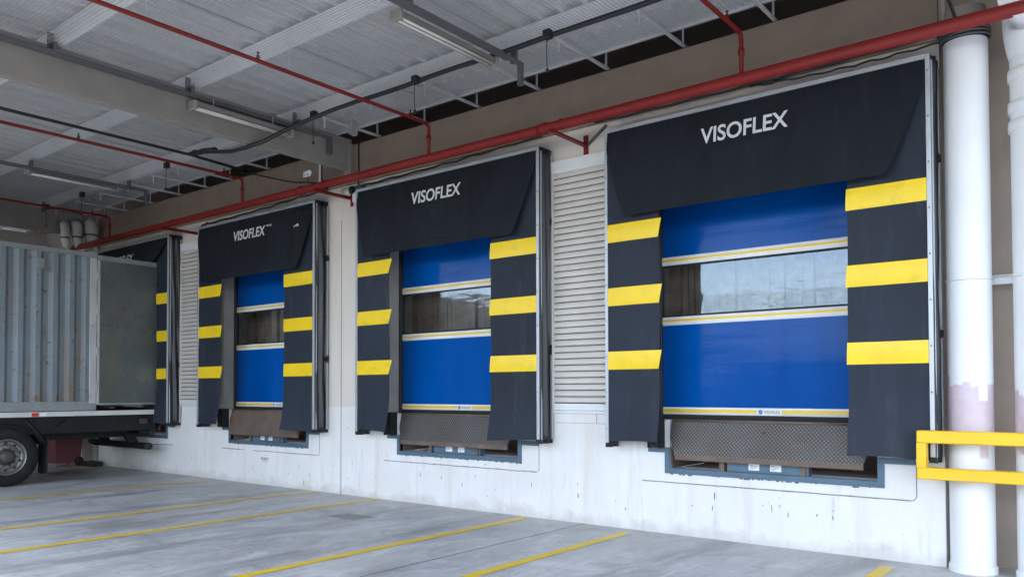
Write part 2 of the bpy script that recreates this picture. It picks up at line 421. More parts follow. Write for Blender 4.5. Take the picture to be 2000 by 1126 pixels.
M['tube'] = paint('unlit_tube_glass', (0.70, 0.69, 0.64), 0.2)
M['fabric'] = curtain_fabric(); M['skin'] = paint('loose_black_skin', (0.018, 0.020, 0.026), 0.36, var=0.2, scale=2, spec=0.5); M['hood_shaded'] = curtain_fabric('shaded_black_head_cloth', 0.6)  # head curtain: same fabric darkened, its shade put into the colour
M['yellow_pvc'] = paint('yellow_pvc_stripe', (0.90, 0.62, 0.010), 0.38, var=0.06, dirt=(0.36, 0.25, 0.03), dirt_amt=0.45, dscale=4)
M['alu'] = paint('aluminium_profile', (0.44, 0.46, 0.49), 0.42, 0.6, var=0.10, dirt=(0.35, 0.36, 0.38), dirt_amt=0.4, dscale=9)
M['rubber'] = paint('black_rubber', (0.016, 0.016, 0.017), 0.75, bump=0.2, bscale=40)
M['letter'] = paint('pale_lettering', (0.66, 0.67, 0.69), 0.45, var=0.04)
M['plate'] = paint('gloss_black_plate', (0.0105, 0.012, 0.0165), 0.5, spec=0.2)
M['blue'] = glossy_blue(); M['window'] = clear_pvc()
M['band_white'] = paint('silver_band', (0.80, 0.81, 0.82), 0.4, 0.0, var=0.05)
M['band_yellow'] = paint('yellow_band', (0.85, 0.58, 0.03), 0.4, var=0.06)
M['logo_blue'] = paint('logo_blue', (0.01, 0.16, 0.45), 0.4)
M['label'] = paint('white_label', (0.80, 0.80, 0.80), 0.5, var=0.04)
M['ink'] = paint('label_ink', (0.05, 0.05, 0.06), 0.6)
M['blue_steel'] = paint('blue_grey_steel', (0.085, 0.145, 0.20), 0.5, 0.1, var=0.18, dirt=(0.11, 0.085, 0.07), dirt_amt=0.7, dscale=5, bump=0.1)
M['plate_steel'] = checker_plate()
M['rust_steel'] = paint('rusty_plate', (0.16, 0.115, 0.09), 0.6, 0.25, var=0.25, dirt=(0.22, 0.20, 0.18), dirt_amt=0.7, dscale=4, bump=0.2, bscale=25)
M['jamb'] = paint('jamb_concrete', (0.36, 0.34, 0.32), 0.75, var=0.15, dirt=(0.12, 0.10, 0.085), dirt_amt=0.6, streak=True, bump=0.2)
M['interior'] = paint('brown_interior_cladding', (0.46, 0.40, 0.355), 0.7, var=0.35, scale=3.5)
M['shutter'] = paint('cream_shutter_paint', (0.62, 0.58, 0.535), 0.42, 0.05, var=0.06, dirt=(0.40, 0.35, 0.30), dirt_amt=0.4, dscale=5)
M['slat_back'] = paint('slat_groove_shade', (0.10, 0.085, 0.072), 0.8)
M['hood'] = paint('white_hood_paint', (0.72, 0.73, 0.745), 0.4, var=0.05)
M['pipe'] = pipe_white()
M['pipe_plain'] = paint('duct_white', (0.66, 0.63, 0.585), 0.5, var=0.08, dirt=(0.4, 0.35, 0.3), dirt_amt=0.4)
M['safety'] = paint('safety_yellow', (0.86, 0.52, 0.008), 0.35, var=0.08, dirt=(0.50, 0.28, 0.01), dirt_amt=0.5, coat=0.2)
M['joint'] = paint('joint_sealant', (0.23, 0.205, 0.185), 0.85, var=0.3, scale=12)
M['crack'] = paint('dark_joint', (0.13, 0.125, 0.12), 0.9)
M['cont'] = container_paint(); M['cont_door'] = door_steel()
M['cont_rail'] = paint('container_rail_paint', (0.23, 0.25, 0.255), 0.5, var=0.15, dirt=(0.15, 0.085, 0.05), dirt_amt=0.7, dscale=5)
M['post'] = paint('corner_post_paint', (0.46, 0.45, 0.46), 0.55, var=0.12, dirt=(0.18, 0.10, 0.06), dirt_amt=0.8, dscale=7)
M['bed'] = paint('trailer_white_rail', (0.58, 0.58, 0.58), 0.5, var=0.1, dirt=(0.27, 0.13, 0.07), dirt_amt=0.9, dscale=4)
M['chassis'] = paint('black_chassis', (0.012, 0.0125, 0.014), 0.6, var=0.2, dirt=(0.045, 0.04, 0.035), dirt_amt=0.5, spec=0.25)
M['tyre'] = paint('tyre_rubber', (0.012, 0.0125, 0.014), 0.75, spec=0.25, var=0.2, dirt=(0.07, 0.065, 0.06), dirt_amt=0.5, bump=0.15)
M['rim'] = paint('steel_rim', (0.26, 0.255, 0.25), 0.36, 0.7, var=0.15, dirt=(0.10, 0.085, 0.07), dirt_amt=0.7)
M['hub'] = paint('greasy_hub', (0.07, 0.066, 0.062), 0.5, 0.4)
M['burgundy'] = paint('burgundy_bin_plastic', (0.17, 0.045, 0.06), 0.45, var=0.1)
M['red_lamp'] = paint('red_reflector', (0.65, 0.03, 0.02), 0.25)
M['cover'] = paint('cover_concrete', (0.33, 0.33, 0.32), 0.7, var=0.2, scale=8)
M['asphalt'] = paint('yard_asphalt', (0.17, 0.17, 0.172), 0.85, scale=0.6, bump=0.3)
M['yard_wall'] = paint('yard_building_paint', (0.22, 0.21, 0.20), 0.8, scale=0.3)

# ------------------------------------------------------------------ dimensions
W2, H, D, ZB = 1.6965, 3.633, 0.286, 0.972            # dock shelter
ZT = ZB + H
XR = {'A': 1.1434, 'B': -3.1957, 'C': -7.5697, 'D': -12.0045}   # right front edge of each shelter
XC = {k: v - W2 for k, v in XR.items()}
WALL_L, WALL_R, FAR_L = -15.45, 1.17, -26.0
WTOP = 5.415
DOOR_Y = 0.25

# ------------------------------------------------------------------ ground
g = MB(); g.add([(-600, -600, 0), (600, -600, 0), (600, 600, 0), (-600, 600, 0)], [(0, 1, 2, 3)])
ground = tag(g.build('ground', M['floor']), 'grey worn concrete yard floor in front of the dock wall', 'ground', kind='structure')
for X, y0, y1 in ((-10.66, -14, -0.25), (-7.88, -14, -0.03), (-6.37, -14, -0.06), (-3.555, -14, -0.12), (-2.0, -14, -0.26), (0.75, -14, -0.33), (-15.0, -14, -0.3)):
    MB().add([(X - 0.06, y0, 0.004), (X + 0.06, y0, 0.004), (X + 0.06, y1, 0.004), (X - 0.06, y1, 0.004)], [(0, 1, 2, 3)]).build('painted_line', M['line'], ground)
for X in (-2.725, -7.1, -11.6):
    MB().add([(X - 0.006, -14, 0.003), (X + 0.006, -14, 0.003), (X + 0.006, 0, 0.003), (X - 0.006, 0, 0.003)], [(0, 1, 2, 3)]).build('floor_joint', M['crack'], ground)
yd = MB(); yd.add([(-600, -600, 0.004), (600, -600, 0.004), (600, -9.4, 0.004), (-600, -9.4, 0.004)], [(0, 1, 2, 3)])
tag(yd.build('yard_bounce_sheet', M['asphalt']), 'dark asphalt sheet added beyond the canopy edge to cut bounce light', 'road', kind='structure')  # unseen darker ground, added to reduce light bounced to the ceiling
# sunk cover in the floor
MB().box(-5.62, -5.12, -1.55, -1.22, -0.01, 0.003).build('floor_cover', M['cover'], ground)

# ------------------------------------------------------------------ dock wall
wall = thing('dock_wall', (0, 0, 0), 'long dock wall, white below and beige above, carrying the four black shelters', 'wall')
opens = []
for k in 'ABCD':
    c = XC[k]
    opens.append((c - 1.30, c + 1.30, 1.27, 4.25))
    p = c + 0.06
    opens.append((p - 1.09, p + 1.09, 0.73, 1.27))
def wall_sheet(name, x0, x1, z0, z1, mat):
    xs = sorted({x0, x1, *[q for o in opens for q in o[:2] if x0 < q < x1]})
    zs = sorted({z0, z1, *[q for o in opens for q in o[2:] if z0 < q < z1]})
    mb = MB()
    for i in range(len(xs) - 1):
        for j in range(len(zs) - 1):
            cx_, cz = (xs[i] + xs[i + 1]) / 2, (zs[j] + zs[j + 1]) / 2
            if any(o[0] < cx_ < o[1] and o[2] < cz < o[3] for o in opens): continue
            mb.box(xs[i], xs[i + 1], 0, 0.30, zs[j], zs[j + 1])
    return mb.build(name, mat, wall)
wall_sheet('lower_wall', WALL_L, WALL_R, -0.3, 1.362, M['white_wall'])
wall_sheet('upper_wall', WALL_L, WALL_R, 1.362, WTOP, M['beige_wall'])
MB().box(FAR_L, -16.25, 0, 0.30, -0.3, WTOP).build('far_wall', M['beige_wall'], wall)
MB().box(-16.25, WALL_L, 0.30, 0.5, -0.3, WTOP).build('recess_wall', M['recess'], wall)
MB().box(WALL_R, 6.5, 0.30, 0.5, -0.3, WTOP).build('recess_wall', M['recess'], wall)
MB().box(WALL_L, WALL_R, -0.05, -0.0005, 4.80, 5.40, c=0.006).build('ring_beam', M['brown'], wall)
# vertical movement joints and outlines of the infilled leveller pits
jt = MB()
for X in (-7.25,): jt.box(X - 0.006, X + 0.006, -0.003, 0.01, 0, 4.7)
jt.build('wall_joint', M['joint'], wall)
pt = MB(); pt.box(-7.58, -7.20, -0.008, 0.02, 4.28, 4.75, c=0.004); pt.build('wall_patch', M['beige_wall'], wall)
for k in 'ABC':
    c = XC[k]; ol = MB()
    x0, x1, zb = c - 1.38, c + 1.485, 0.575
    n = 40
    for i in range(n):
        a, b = x0 + (x1 - 0.05 - x0) * i / n, x0 + (x1 - 0.05 - x0) * (i + 1) / n
        dz = 0.006 * noise.noise((a * 3, 0, 1)); t_ = 0.005 + 0.004 * abs(noise.noise((a * 5, 3, 1)))
        if noise.noise((a * 2.3, 9, c)) > -0.35: ol.box(a, b, -0.002, 0.01, zb + dz - t_, zb + dz + t_)
    ol.box(x1 - 0.004, x1 + 0.004, -0.002, 0.01, zb + 0.05, 0.94)
    for i in range(5):
        t0, t1 = i / 5 * math.pi / 2, (i + 1) / 5 * math.pi / 2
        ol.tube([(x1 - 0.05 + 0.05 * math.sin(t0), 0.002, zb + 0.05 - 0.05 * math.cos(t0)), (x1 - 0.05 + 0.05 * math.sin(t1), 0.002, zb + 0.05 - 0.05 * math.cos(t1))], 0.005, 5)
    ol.build('patch_outline', M['joint'], wall)
# scuffs left by trucks on the white wall
sc_ = MB(); rs = random.Random(3)
for i in range(34):
    X = rs.uniform(-15, 1.0); Z = rs.uniform(0.12, 0.62); h_ = rs.choice([0.006, 0.01, 0.012, 0.02, 0.05]); w_ = rs.uniform(0.003, 0.007)
    if any(o[0] - 0.06 < X < o[1] + 0.06 and o[2] - 0.08 < Z + h_ < o[3] for o in opens): continue
    y_ = -0.0015
    sc_.add([(X - w_, y_, Z), (X + w_ * 0.6, y_, Z - h_ * 0.2), (X + w_, y_, Z + h_ * 0.8), (X - w_ * 0.3, y_, Z + h_)], [(0, 1, 2, 3)])
for (X0, Z0, n_) in ((-0.35, 0.42, 7), (0.05, 0.38, 5), (-2.9, 0.40, 6), (-5.2, 0.40, 7), (-4.6, 0.34, 4), (-8.3, 0.22, 6), (-9.6, 0.20, 5), (-11.6, 0.30, 4), (-13.2, 0.34, 4), (-0.9, 0.50, 3)):
    for i in range((n_ + 1) // 2):
        X = X0 + rs.gauss(0, 0.16); Z = Z0 + rs.gauss(0, 0.07); h_ = abs(rs.gauss(0.03, 0.035)) + 0.008; w_ = rs.uniform(0.002, 0.008); y_ = -0.0017
        a = rs.uniform(-0.3, 0.3) * h_
        sc_.add([(X - w_, y_, Z), (X, y_, Z - h_ * 0.15), (X + w_ * 0.8, y_, Z + h_ * 0.3), (X + w_ + a, y_, Z + h_), (X - w_ * 0.4 + a, y_, Z + h_ * 0.9)], [(0, 1, 2, 3, 4)])
for k in 'ABC':
    p_ = XC[k] + 0.06
    for i in range(46):
        X = p_ - 1.14 + 2.28 * i / 46 + rs.uniform(0, 0.02)
        if rs.random() < 0.55: sc_.box(X, X + rs.uniform(0.01, 0.05), -0.0035, -0.001, 0.675 - rs.uniform(0.004, 0.016), 0.676)
so = sc_.build('scuff_marks', M['crack'], wall); so['kind'] = 'stuff'
mk_ = MB(); cxm = XC['C'] + 0.06
for i, (dx, w_, h_) in enumerate(((-0.11, 0.035, 0.05), (-0.06, 0.02, 0.09), (-0.015, 0.03, 0.07), (0.03, 0.02, 0.10), (0.075, 0.03, 0.045))):
    X = cxm - 0.05 + dx; mk_.add([(X, -0.002, 0.47), (X + w_, -0.002, 0.468), (X + w_ * 0.6, -0.002, 0.47 - h_), (X + w_ * 0.3, -0.002, 0.47 - h_)], [(0, 1, 2, 3)])
mk_.build('stencil_mark', M['crack'], wall)
# thin horizontal seams below the shutter
sm = MB(); sm.box(-3.15, -2.25, -0.002, 0.01, 1.205, 1.209); sm.box(-2.55, -2.544, -0.002, 0.01, 1.21, 1.36); sm.build('wall_seam', M['joint'], wall)
# jamb linings, pit and interior behind each opening
for k in 'ABCD':
    c = XC[k]
    for s in (-1, 1):
        MB().box(c + s * 1.30, c + s * 1.285, 0.004, 0.30, 1.27, 4.25).build('door_jamb', M['jamb'], wall)
inter = MB()
rs = random.Random(21); x0 = -16.0
while x0 < 2.8:
    w_ = rs.choice((0.08, 0.12, 0.16, 0.20)); y_ = 0.62 - rs.choice((0, 0, 0.02, 0.06)); inter.box(x0 + 0.004, x0 + w_ - 0.004, y_, 0.66, 1.2, 4.4); x0 += w_
inter.box(-16.2, 3.0, 0.662, 0.70, 1.255, 4.39)
inter.build('interior_cladding', M['interior'], wall)
iv = MB(); iv.box(-16.2, 3.0, 1.52, 1.6, 1.17, 1.25); iv.box(-16.2, 3.0, 0.301, 1.6, 4.4, 4.5); iv.box(-16.3, -16.2, 0.5, 1.7, 0.2, 4.6); iv.box(3.0, 3.1, 0.5, 1.7, 0.2, 4.6)
iv.build('interior_floor', M['jamb'], wall)

ew = thing('sky_block_wall', (-18.6, -4.5, 0), 'beige cross wall added at the far end of the dock to block sky light', 'wall')
MB().box(0, 0.3, -22.0, 4.49, -0.3, 5.4).build('sky_block_panel', M['beige_wall'], ew)  # wall added to keep sky light out of the far left
# ------------------------------------------------------------------ canopy roof
RX0, RX1, RY0 = -26.0, 5.2, -8.9
roof = thing('canopy_roof', (0, 0, 0), 'grey metal canopy roof on steel purlins and beams over the dock apron', 'roof')
PZ0, PZ1 = 5.50, 5.70
# sheets: profile in x-z, ribs run along y
def roof_panel_mesh():
    pts = []; x = 0.0; pitch = 0.30; w = 0.9
    for i in range(3):
        b = i * pitch
        pts += [(b, 0.0), (b + 0.045, 0.0), (b + 0.056, 0.065), (b + 0.150, 0.065), (b + 0.154, 0.085), (b + 0.162, 0.085), (b + 0.166, 0.065), (b + 0.287, 0.065), (b + 0.298, 0.0)]
    pts.append((w + 0.02, 0.0))
    mb = MB(); n = len(pts)
    vs_ = [(p[0], RY0, p[1] + 0.0) for p in pts] + [(p[0], -0.35, p[1]) for p in pts]
    mb.add(vs_, [(i, i + 1, n + i + 1, n + i) for i in range(n - 1)])
    return mb.mesh('roof_panel', M['roof'])
pm = roof_panel_mesh()
npan = int((RX1 - RX0) / 0.9) + 1
for i in range(npan):
    o = link_mesh('roof_panel', pm, roof, (RX0 + i * 0.9, 0, PZ1 + 0.004 + (i % 2) * 0.012))
for i in range(6):
    y = -1.06 - 1.64 * i
    mb = MB()   # C section opening towards the wall
    mb.box(RX0, RX1, y, y + 0.006, PZ0, PZ1)
    mb.box(RX0, RX1, y + 0.006, y + 0.075, PZ0, PZ0 + 0.006); mb.box(RX0, RX1, y + 0.006, y + 0.075, PZ1 - 0.006, PZ1)
    mb.box(RX0, RX1, y + 0.069, y + 0.075, PZ0 + 0.006, PZ0 + 0.025)
    mb.box(RX0, RX1, y - 0.004, y, PZ0 + 0.055, PZ0 + 0.062); 
    mb.build('purlin', M['purlin'], roof)
dkp = MB(); dkp.box(RX0, RX1, RY0, -0.36, 5.80, 5.84); dkp.build('roof_light_block', M['tray'], roof)  # sheet added above the panels, stops sky light leaking at their laps
fs = MB(); fs.box(RX0, RX1, RY0 - 0.06, RY0, 5.3, 5.85); fs.build('sky_block_fascia', M['beam'], roof)  # unseen edge strips added to keep sky light off the upper parts
fs = MB(); fs.box(RX1, RX1 + 0.06, RY0 - 0.06, -0.36, 5.3, 5.85); fs.build('sky_block_fascia', M['beam'], roof)
er = MB(); er.box(RX0, RX1, -0.385, -0.335, 5.47, 5.535, c=0.006); er.build('edge_rail', M['rail'], roof)
fl = MB(); fl.box(RX0, RX1, -0.353, -0.347, 5.535, 6.3); fl.build('edge_flashing', M['rail'], roof)
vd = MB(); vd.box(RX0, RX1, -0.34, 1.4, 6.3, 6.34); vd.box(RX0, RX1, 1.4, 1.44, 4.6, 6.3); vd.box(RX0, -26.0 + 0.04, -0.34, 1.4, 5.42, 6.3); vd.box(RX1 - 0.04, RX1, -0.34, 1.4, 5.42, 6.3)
vd.build('eave_light_block', M['dark'], roof)  # dark box added behind the eave gap to block stray light
for X in (2.65, 1.65, 0.65, -0.35, -1.37, -2.37, -3.40, -4.41, -5.40, -6.39, -8.06, -9.2, -10.33, -11.17, -12.1, -13.2, -14.3, -15.2, -16.6, -17.6, -18.6, -19.6):
    sb = MB(); sb.box(X - 0.018, X + 0.018, -1.05, 0.06, 5.425, 5.455, c=0.003); sb.build('brace', M['rail'], roof)
    hb = MB(); hb.box(X - 0.009, X + 0.009, -0.045, -0.025, 5.456, 6.0); hb.build('hanger_rod', M['rail'], roof)
    h2 = MB(); h2.box(X - 0.006, X + 0.006, -1.03, -1.015, 5.30, 5.425); h2.build('hanger_rod', M['rail'], roof)
for X in (1.62, -7.10, -15.75):
    bm_ = MB(); bm_.box(X + 0.035, X + 0.145, RY0, -0.0515, 5.0, 5.48, c=0.004)
    bm_.build('roof_beam', M['beam'], roof)
    pp = MB(); pp.box(X + 0.05, X + 0.20, -0.13, -0.052, 4.82, 5.40, c=0.006); pp.build('beam_bracket', M['beam'], roof)
    # outer column at the open edge of the canopy
    cb = MB(); cb.box(X - 0.14, X + 0.14, RY0 + 0.05, RY0 + 0.33, 0, 5.0, c=0.01); cb.build('outer_column', M['beam'], roof)
# fly bracing cleats where beams meet purlins
for X in (-7.10, -15.75):
    for i in range(4):
        y = -1.06 - 1.64 * i
        cl = MB(); cl.box(X + 0.145, X + 0.155, y - 0.09, y - 0.02, 5.40, 5.62); cl.build('cleat', M['tray'], roof)
# wire safety net under the purlins
nm = MB(); NZ = 5.485
x = -24.0
def wire(mb, a, b, r):
    (x0, y0, z0), (x1, y1, z1) = a, b
    if x0 == x1: mb.add([(x0 - r, y0, z0), (x0, y0, z0 - r), (x0 + r, y0, z0), (x1 - r, y1, z1), (x1, y1, z1 - r), (x1 + r, y1, z1)], [(0, 1, 4, 3), (1, 2, 5, 4), (2, 0, 3, 5)])
    else: mb.add([(x0, y0 - r, z0), (x0, y0, z0 - r), (x0, y0 + r, z0), (x1, y1 - r, z1), (x1, y1, z1 - r), (x1, y1 + r, z1)], [(0, 1, 4, 3), (1, 2, 5, 4), (2, 0, 3, 5)])
while x < 4.6:
    wire(nm, (x, RY0 + 0.2, NZ), (x, -0.39, NZ), 0.0025); x += 0.045
y = RY0 + 0.2
while y < -0.39:
    wire(nm, (-24.0, y, NZ - 0.003), (4.6, y, NZ - 0.003), 0.0025); y += 0.045
tag(nm.build('safety_net', M['net']), 'fine square wire safety net stretched under the canopy roof', 'wire net', kind='stuff')

# ------------------------------------------------------------------ dock shelters
def wob(x, z, s, a): return a * noise.noise((x * s, 4.7, z * s * 0.5))
_b = MB(); _b.lathe([(0.0, -0.004), (0.007, -0.003), (0.008, 0)], (0, 0, 0), 'y', 8); BOLT = _b.mesh('bolt', M['tray'])
def make_shelter(k, label, lip):
    c = XC[k]; s = thing('dock_shelter', (c, 0, 0), label, 'dock shelter', 'black dock shelters along the wall')
    F = -D
    iL, iR = {'A': (-1.005, 0.975), 'B': (-0.97, 0.925), 'C': (-0.93, 0.92), 'D': (-1.275, 1.275)}[k]   # the container has pushed the farthest curtains aside
    hz = 4.13 if k == 'D' else 3.555
    # aluminium front frame
    for sx in (-1, 1):
        MB().box(sx * W2, sx * (W2 - 0.038), F, F + 0.022, ZB + 0.035, ZT - 0.0, c=0.003).build('frame_profile', M['alu'], s)
        q = MB(); q.box(sx * (W2 - 0.004), sx * (W2 + 0.012), F + 0.040, F + 0.056, ZB + 0.03, ZT - 0.05, c=0.002); q.build('clamp_profile', M['alu'], s)
        MB().box(sx * (W2 + 0.003), sx * (W2 - 0.05), F + 0.002, F + 0.06, ZB - 0.015, ZB + 0.034, c=0.004).build('foot', M['rubber'], s)
        # rear profile in three lengths
        for (a, b) in ((ZB + 0.03, 2.05), (2.17, 3.66), (3.76, ZT - 0.07)):
            q = MB(); q.box(sx * (W2 - 0.002), sx * (W2 + 0.030), -0.052, -0.022, a, b, c=0.002); q.build('wall_profile', M['alu'], s)
        # loose fabric between front frame and wall
        fb = MB()
        def side(u, v, sx=sx):
            yy = F + 0.026 + (D - 0.030) * u; zz = ZB - 0.02 + (H + 0.02) * v
            fold = 0.030 * math.sin(u * 13 + 5 * v + 3.0 * noise.noise((v * 1.3, 2.5, sx + ord(k))) + 2.2 * noise.noise((v * 2.1, k == 'A', sx))) * (0.4 + 0.6 * math.sin(math.pi * u)) + 0.020 * noise.noise((u * 4, v * 5, ord(k)))
            return (sx * (W2 - 0.004 + fold * 0.9), yy, zz)
        fb.grid(side, 22, 36); fb.build('side_skin', M['skin'], s, solid=0.004)
        for zz in (2.11, 3.71):
            MB().box(sx * (W2 - 0.02), sx * (W2 + 0.034), -0.062, -0.012, zz - 0.035, zz + 0.035, c=0.004).build('clamp', M['rubber'], s)
    MB().box(-W2 + 0.0385, W2 - 0.0385, F, F + 0.035, ZT - 0.044, ZT, c=0.003).build('frame_profile', M['alu'], s)
    MB().box(-W2 + 0.001, W2 - 0.001, F + 0.04, -0.004, ZT - 0.012, ZT + 0.006, c=0.002).build('top_skin', M['fabric'], s)
    # bolts down the profiles
    for sx in (-1, 1):
        for i in range(9): link_mesh('bolt', BOLT, s, (sx * (W2 - 0.019), F, ZB + 0.2 + i * 0.41))
    # side curtains
    for sx, inner, zb in ((-1, iL, 1.03), (1, iR, 0.985)):
        outer = sx * (W2 - 0.039)
        cm = MB()
        def cur(u, v, inner=inner, outer=outer, zb=zb, sx=sx):
            xx = outer + (inner - outer) * u; zz = zb + (ZT - 0.07 - zb) * v
            low = max(0.0, 1 - v / 0.18)
            yy = F + 0.018 - 0.022 * u * (0.3 + low) + wob(xx + c, zz, 1.6, 0.022) * (0.2 + 0.8 * u) - 0.055 * low * low * u + 0.004 * math.sin(zz * 9 + c)
            xx += 0.010 * u * noise.noise((zz * 1.6, c, sx)) - sx * 0.0
            zz += 0.012 * (1 - v) ** 8 * math.sin(u * 3 + c)
            return (xx, yy, zz)
        cur_ = cur
        cm.sheet(cur, 14, 44, 0.005); co = cm.build('side_curtain', M['fabric'], s)
        for (a, b) in ((3.29, 3.495), (2.565, 2.77), (1.84, 2.045)):
            st = MB()
            ext = (0.032 if k == 'A' else 0.055) if sx < 0 else 0.014
            def strip(u, v, a=a, b=b, inner=inner, outer=outer, zb=zb, sx=sx, ext=ext):
                zz = a + (b - a) * v; vv = (zz - zb) / (ZT - 0.07 - zb)
                p = cur_(u, vv); e = ext * (v ** 0.8) - 0.012 * (1 - v) if sx < 0 else ext * (0.4 + 0.6 * (1 - v))
                return (p[0] - sx * e * u, p[1] - 0.0075 - 0.005 * math.sin(v * math.pi), zz)
            st.sheet(strip, 12, 5, 0.003); st.build('yellow_stripe', M['yellow_pvc'], co)
    # head curtain: a trapezoid hanging in front of the side curtains
    hc = MB()
    def hood(u, v):
        zz = hz + (ZT - 0.046 - hz) * v
        wl_ = 1.39 + (1.655 - 1.39) * min(1, v / 0.80) ** 0.85; wr = 1.335 + (1.655 - 1.335) * min(1, v / 0.80) ** 0.85
        xx = -wl_ + (wl_ + wr) * u
        yy = F + 0.012 - 0.105 * (1 - v) ** 0.8 + 0.010 * math.sin(u * 46 + 3 * noise.noise((u * 5, v, c))) * (1 - v) * 0.45 + wob(xx + c, zz, 1.3, 0.022) * (1 - v)
        return (xx, yy, zz)
    hc.sheet(hood, 60, 16, 0.006); ho = hc.build('head_curtain', M['hood_shaded'], s)
    # name on the head curtain, tilted like the cloth there
    def hood_y(x, z):
        v = (z - hz) / (ZT - 0.046 - hz)
        wl_ = 1.39 + (1.655 - 1.39) * min(1, v / 0.80) ** 0.85; wr = 1.335 + (1.655 - 1.335) * min(1, v / 0.80) ** 0.85
        return hood((x + wl_) / (wl_ + wr), v)[1]
    zt0, zt1 = 4.19, 4.365
    if k in 'AB':
        npl = MB(); npl.sheet(lambda u, v: (-0.515 + 0.99 * u, hood_y(-0.515 + 0.99 * u, zt0 - 0.05 + 0.28 * v) - 0.006, zt0 - 0.05 + 0.28 * v), 30, 8, 0.0015); npl.build('name_plate', M['plate'], ho)
    me = text_mesh('lettering', 'VISOFLEX', 0.172, 0.925, M['letter'], bold=0.016)
    for v_ in me.vertices:
        v_.co.x -= 0.482; v_.co.z += zt0; v_.co.y += hood_y(v_.co.x, v_.co.z) - 0.010
    link_mesh('lettering', me, ho)
    return s
make_shelter('A', 'nearest black dock shelter with yellow stripes, right beside the white drain pipes', 1)
make_shelter('B', 'second black dock shelter from the white drain pipes, left of the wider roller shutter', 1)
sC = make_shelter('C', 'third black dock shelter from the drain pipes, with scuff marks above its name', 0)
make_shelter('D', 'farthest black dock shelter, mostly hidden behind the shipping container', 0)
sf = MB(); rs = random.Random(11)
for (x0, x1, z0, n) in ((0.48, 0.62, 4.33, 7), (1.22, 1.36, 4.23, 8)):
    for i in range(n):
        X = x0 + (x1 - x0) * i / n; h_ = rs.uniform(0.015, 0.045); y_ = -D - 0.034
        sf.box(X, X + rs.uniform(0.008, 0.016), y_, y_ + 0.002, z0 + rs.uniform(-0.008, 0.008), z0 + h_)
so = sf.build('scuff_marks', M['letter'], sC); so['kind'] = 'stuff'

# ------------------------------------------------------------------ roll doors
def make_door(k, label):
    c = XC[k]; d = thing('roll_door', (c, DOOR_Y, 1.27), label, 'roll door', 'blue roll doors behind the shelters')
    w = 1.26
    def sheet(name, z0, z1, mat, y=0.0, th=0.006, amp=0.006):
        mb = MB()
        mb.sheet(lambda u, v: (-w + 2 * w * u, y + amp * noise.noise((u * 3 + c, v * 2 + z0, 1)), z0 - 1.27 + (z1 - z0) * v), 24, 10, th)
        return mb.build(name, mat, d)
    sheet('lower_panel', 1.405, 2.36, M['blue'])
    sheet('upper_panel', 3.135, 4.3, M['blue'])
    wp = MB(); wp.box(-w, w, -0.003, 0.003, 2.46 - 1.27, 3.045 - 1.27); wp.build('window_pane', M['window'], d)
    for (a, b) in ((2.447, 2.468), (3.022, 3.046)):
        MB().box(-w, w, -0.008, 0.006, a - 1.27, b - 1.27).build('window_seam', M['rubber'], d)
    for (a, b, f0, f1) in ((2.352, 2.447, 0.42, 0.68), (3.046, 3.142, 0.42, 0.68), (1.328, 1.41, 0.30, 0.74)):
        bnd = MB()
        bnd.prism([(-0.006, a - 1.27), (0.006, a - 1.27), (0.006, b - 1.27), (-0.006, b - 1.27), (-0.016, (a + b) / 2 - 1.27 + 0.02), (-0.016, (a + b) / 2 - 1.27 - 0.02)], 'x', -w, w)
        bo = bnd.build('reflective_band', M['band_white'], d)
        MB().box(-w + 0.001, w - 0.001, -0.0185, -0.0165, a - 1.27 + (b - a) * f0, a - 1.27 + (b - a) * f1).build('yellow_line', M['band_yellow'], bo)
    MB().prism([(-0.028, -0.02), (0.028, -0.02), (0.035, 0.03), (0.02, 0.058), (-0.02, 0.058), (-0.035, 0.03)], 'x', -w, w).build('bottom_seal', M['rubber'], d)
    for sx in (-1, 1):
        MB().box(sx * 1.235, sx * 1.284, -0.045, 0.035, 0.0, 2.95, c=0.004).build('guide', M['black'], d)
    lb = MB(); lb.box(-0.115, 0.155, -0.022, -0.0195, 0.062, 0.134, c=0.001); lo = lb.build('maker_label', M['label'], d)
    me = text_mesh('lettering', 'VISOFLEX', 0.030, 0.175, M['ink'], extrude=0.0006)
    link_mesh('lettering', me, lo, (-0.038, -0.0232, 0.082))
    em = MB(); em.lathe([(0.0, -0.001), (0.024, -0.001), (0.024, 0.0)], (-0.075, -0.0225, 0.097), 'y', 20); em.build('emblem', M['logo_blue'], lo)
    e2 = MB()   # pale swoosh across the round emblem
    e2.prism([(-0.095, 0.098), (-0.085, 0.088), (-0.066, 0.092), (-0.054, 0.108), (-0.068, 0.098), (-0.083, 0.096)], 'y', -0.0245, -0.0238); e2.build('emblem_swoosh', M['label'], lo)
make_door('A', 'blue roll door behind the nearest shelter, its window mirroring the bright sky')
make_door('B', 'blue roll door in the second shelter from the drain pipes, above the patterned steel lip')
make_door('C', 'narrow looking blue roll door in the third shelter, its window fully dark')

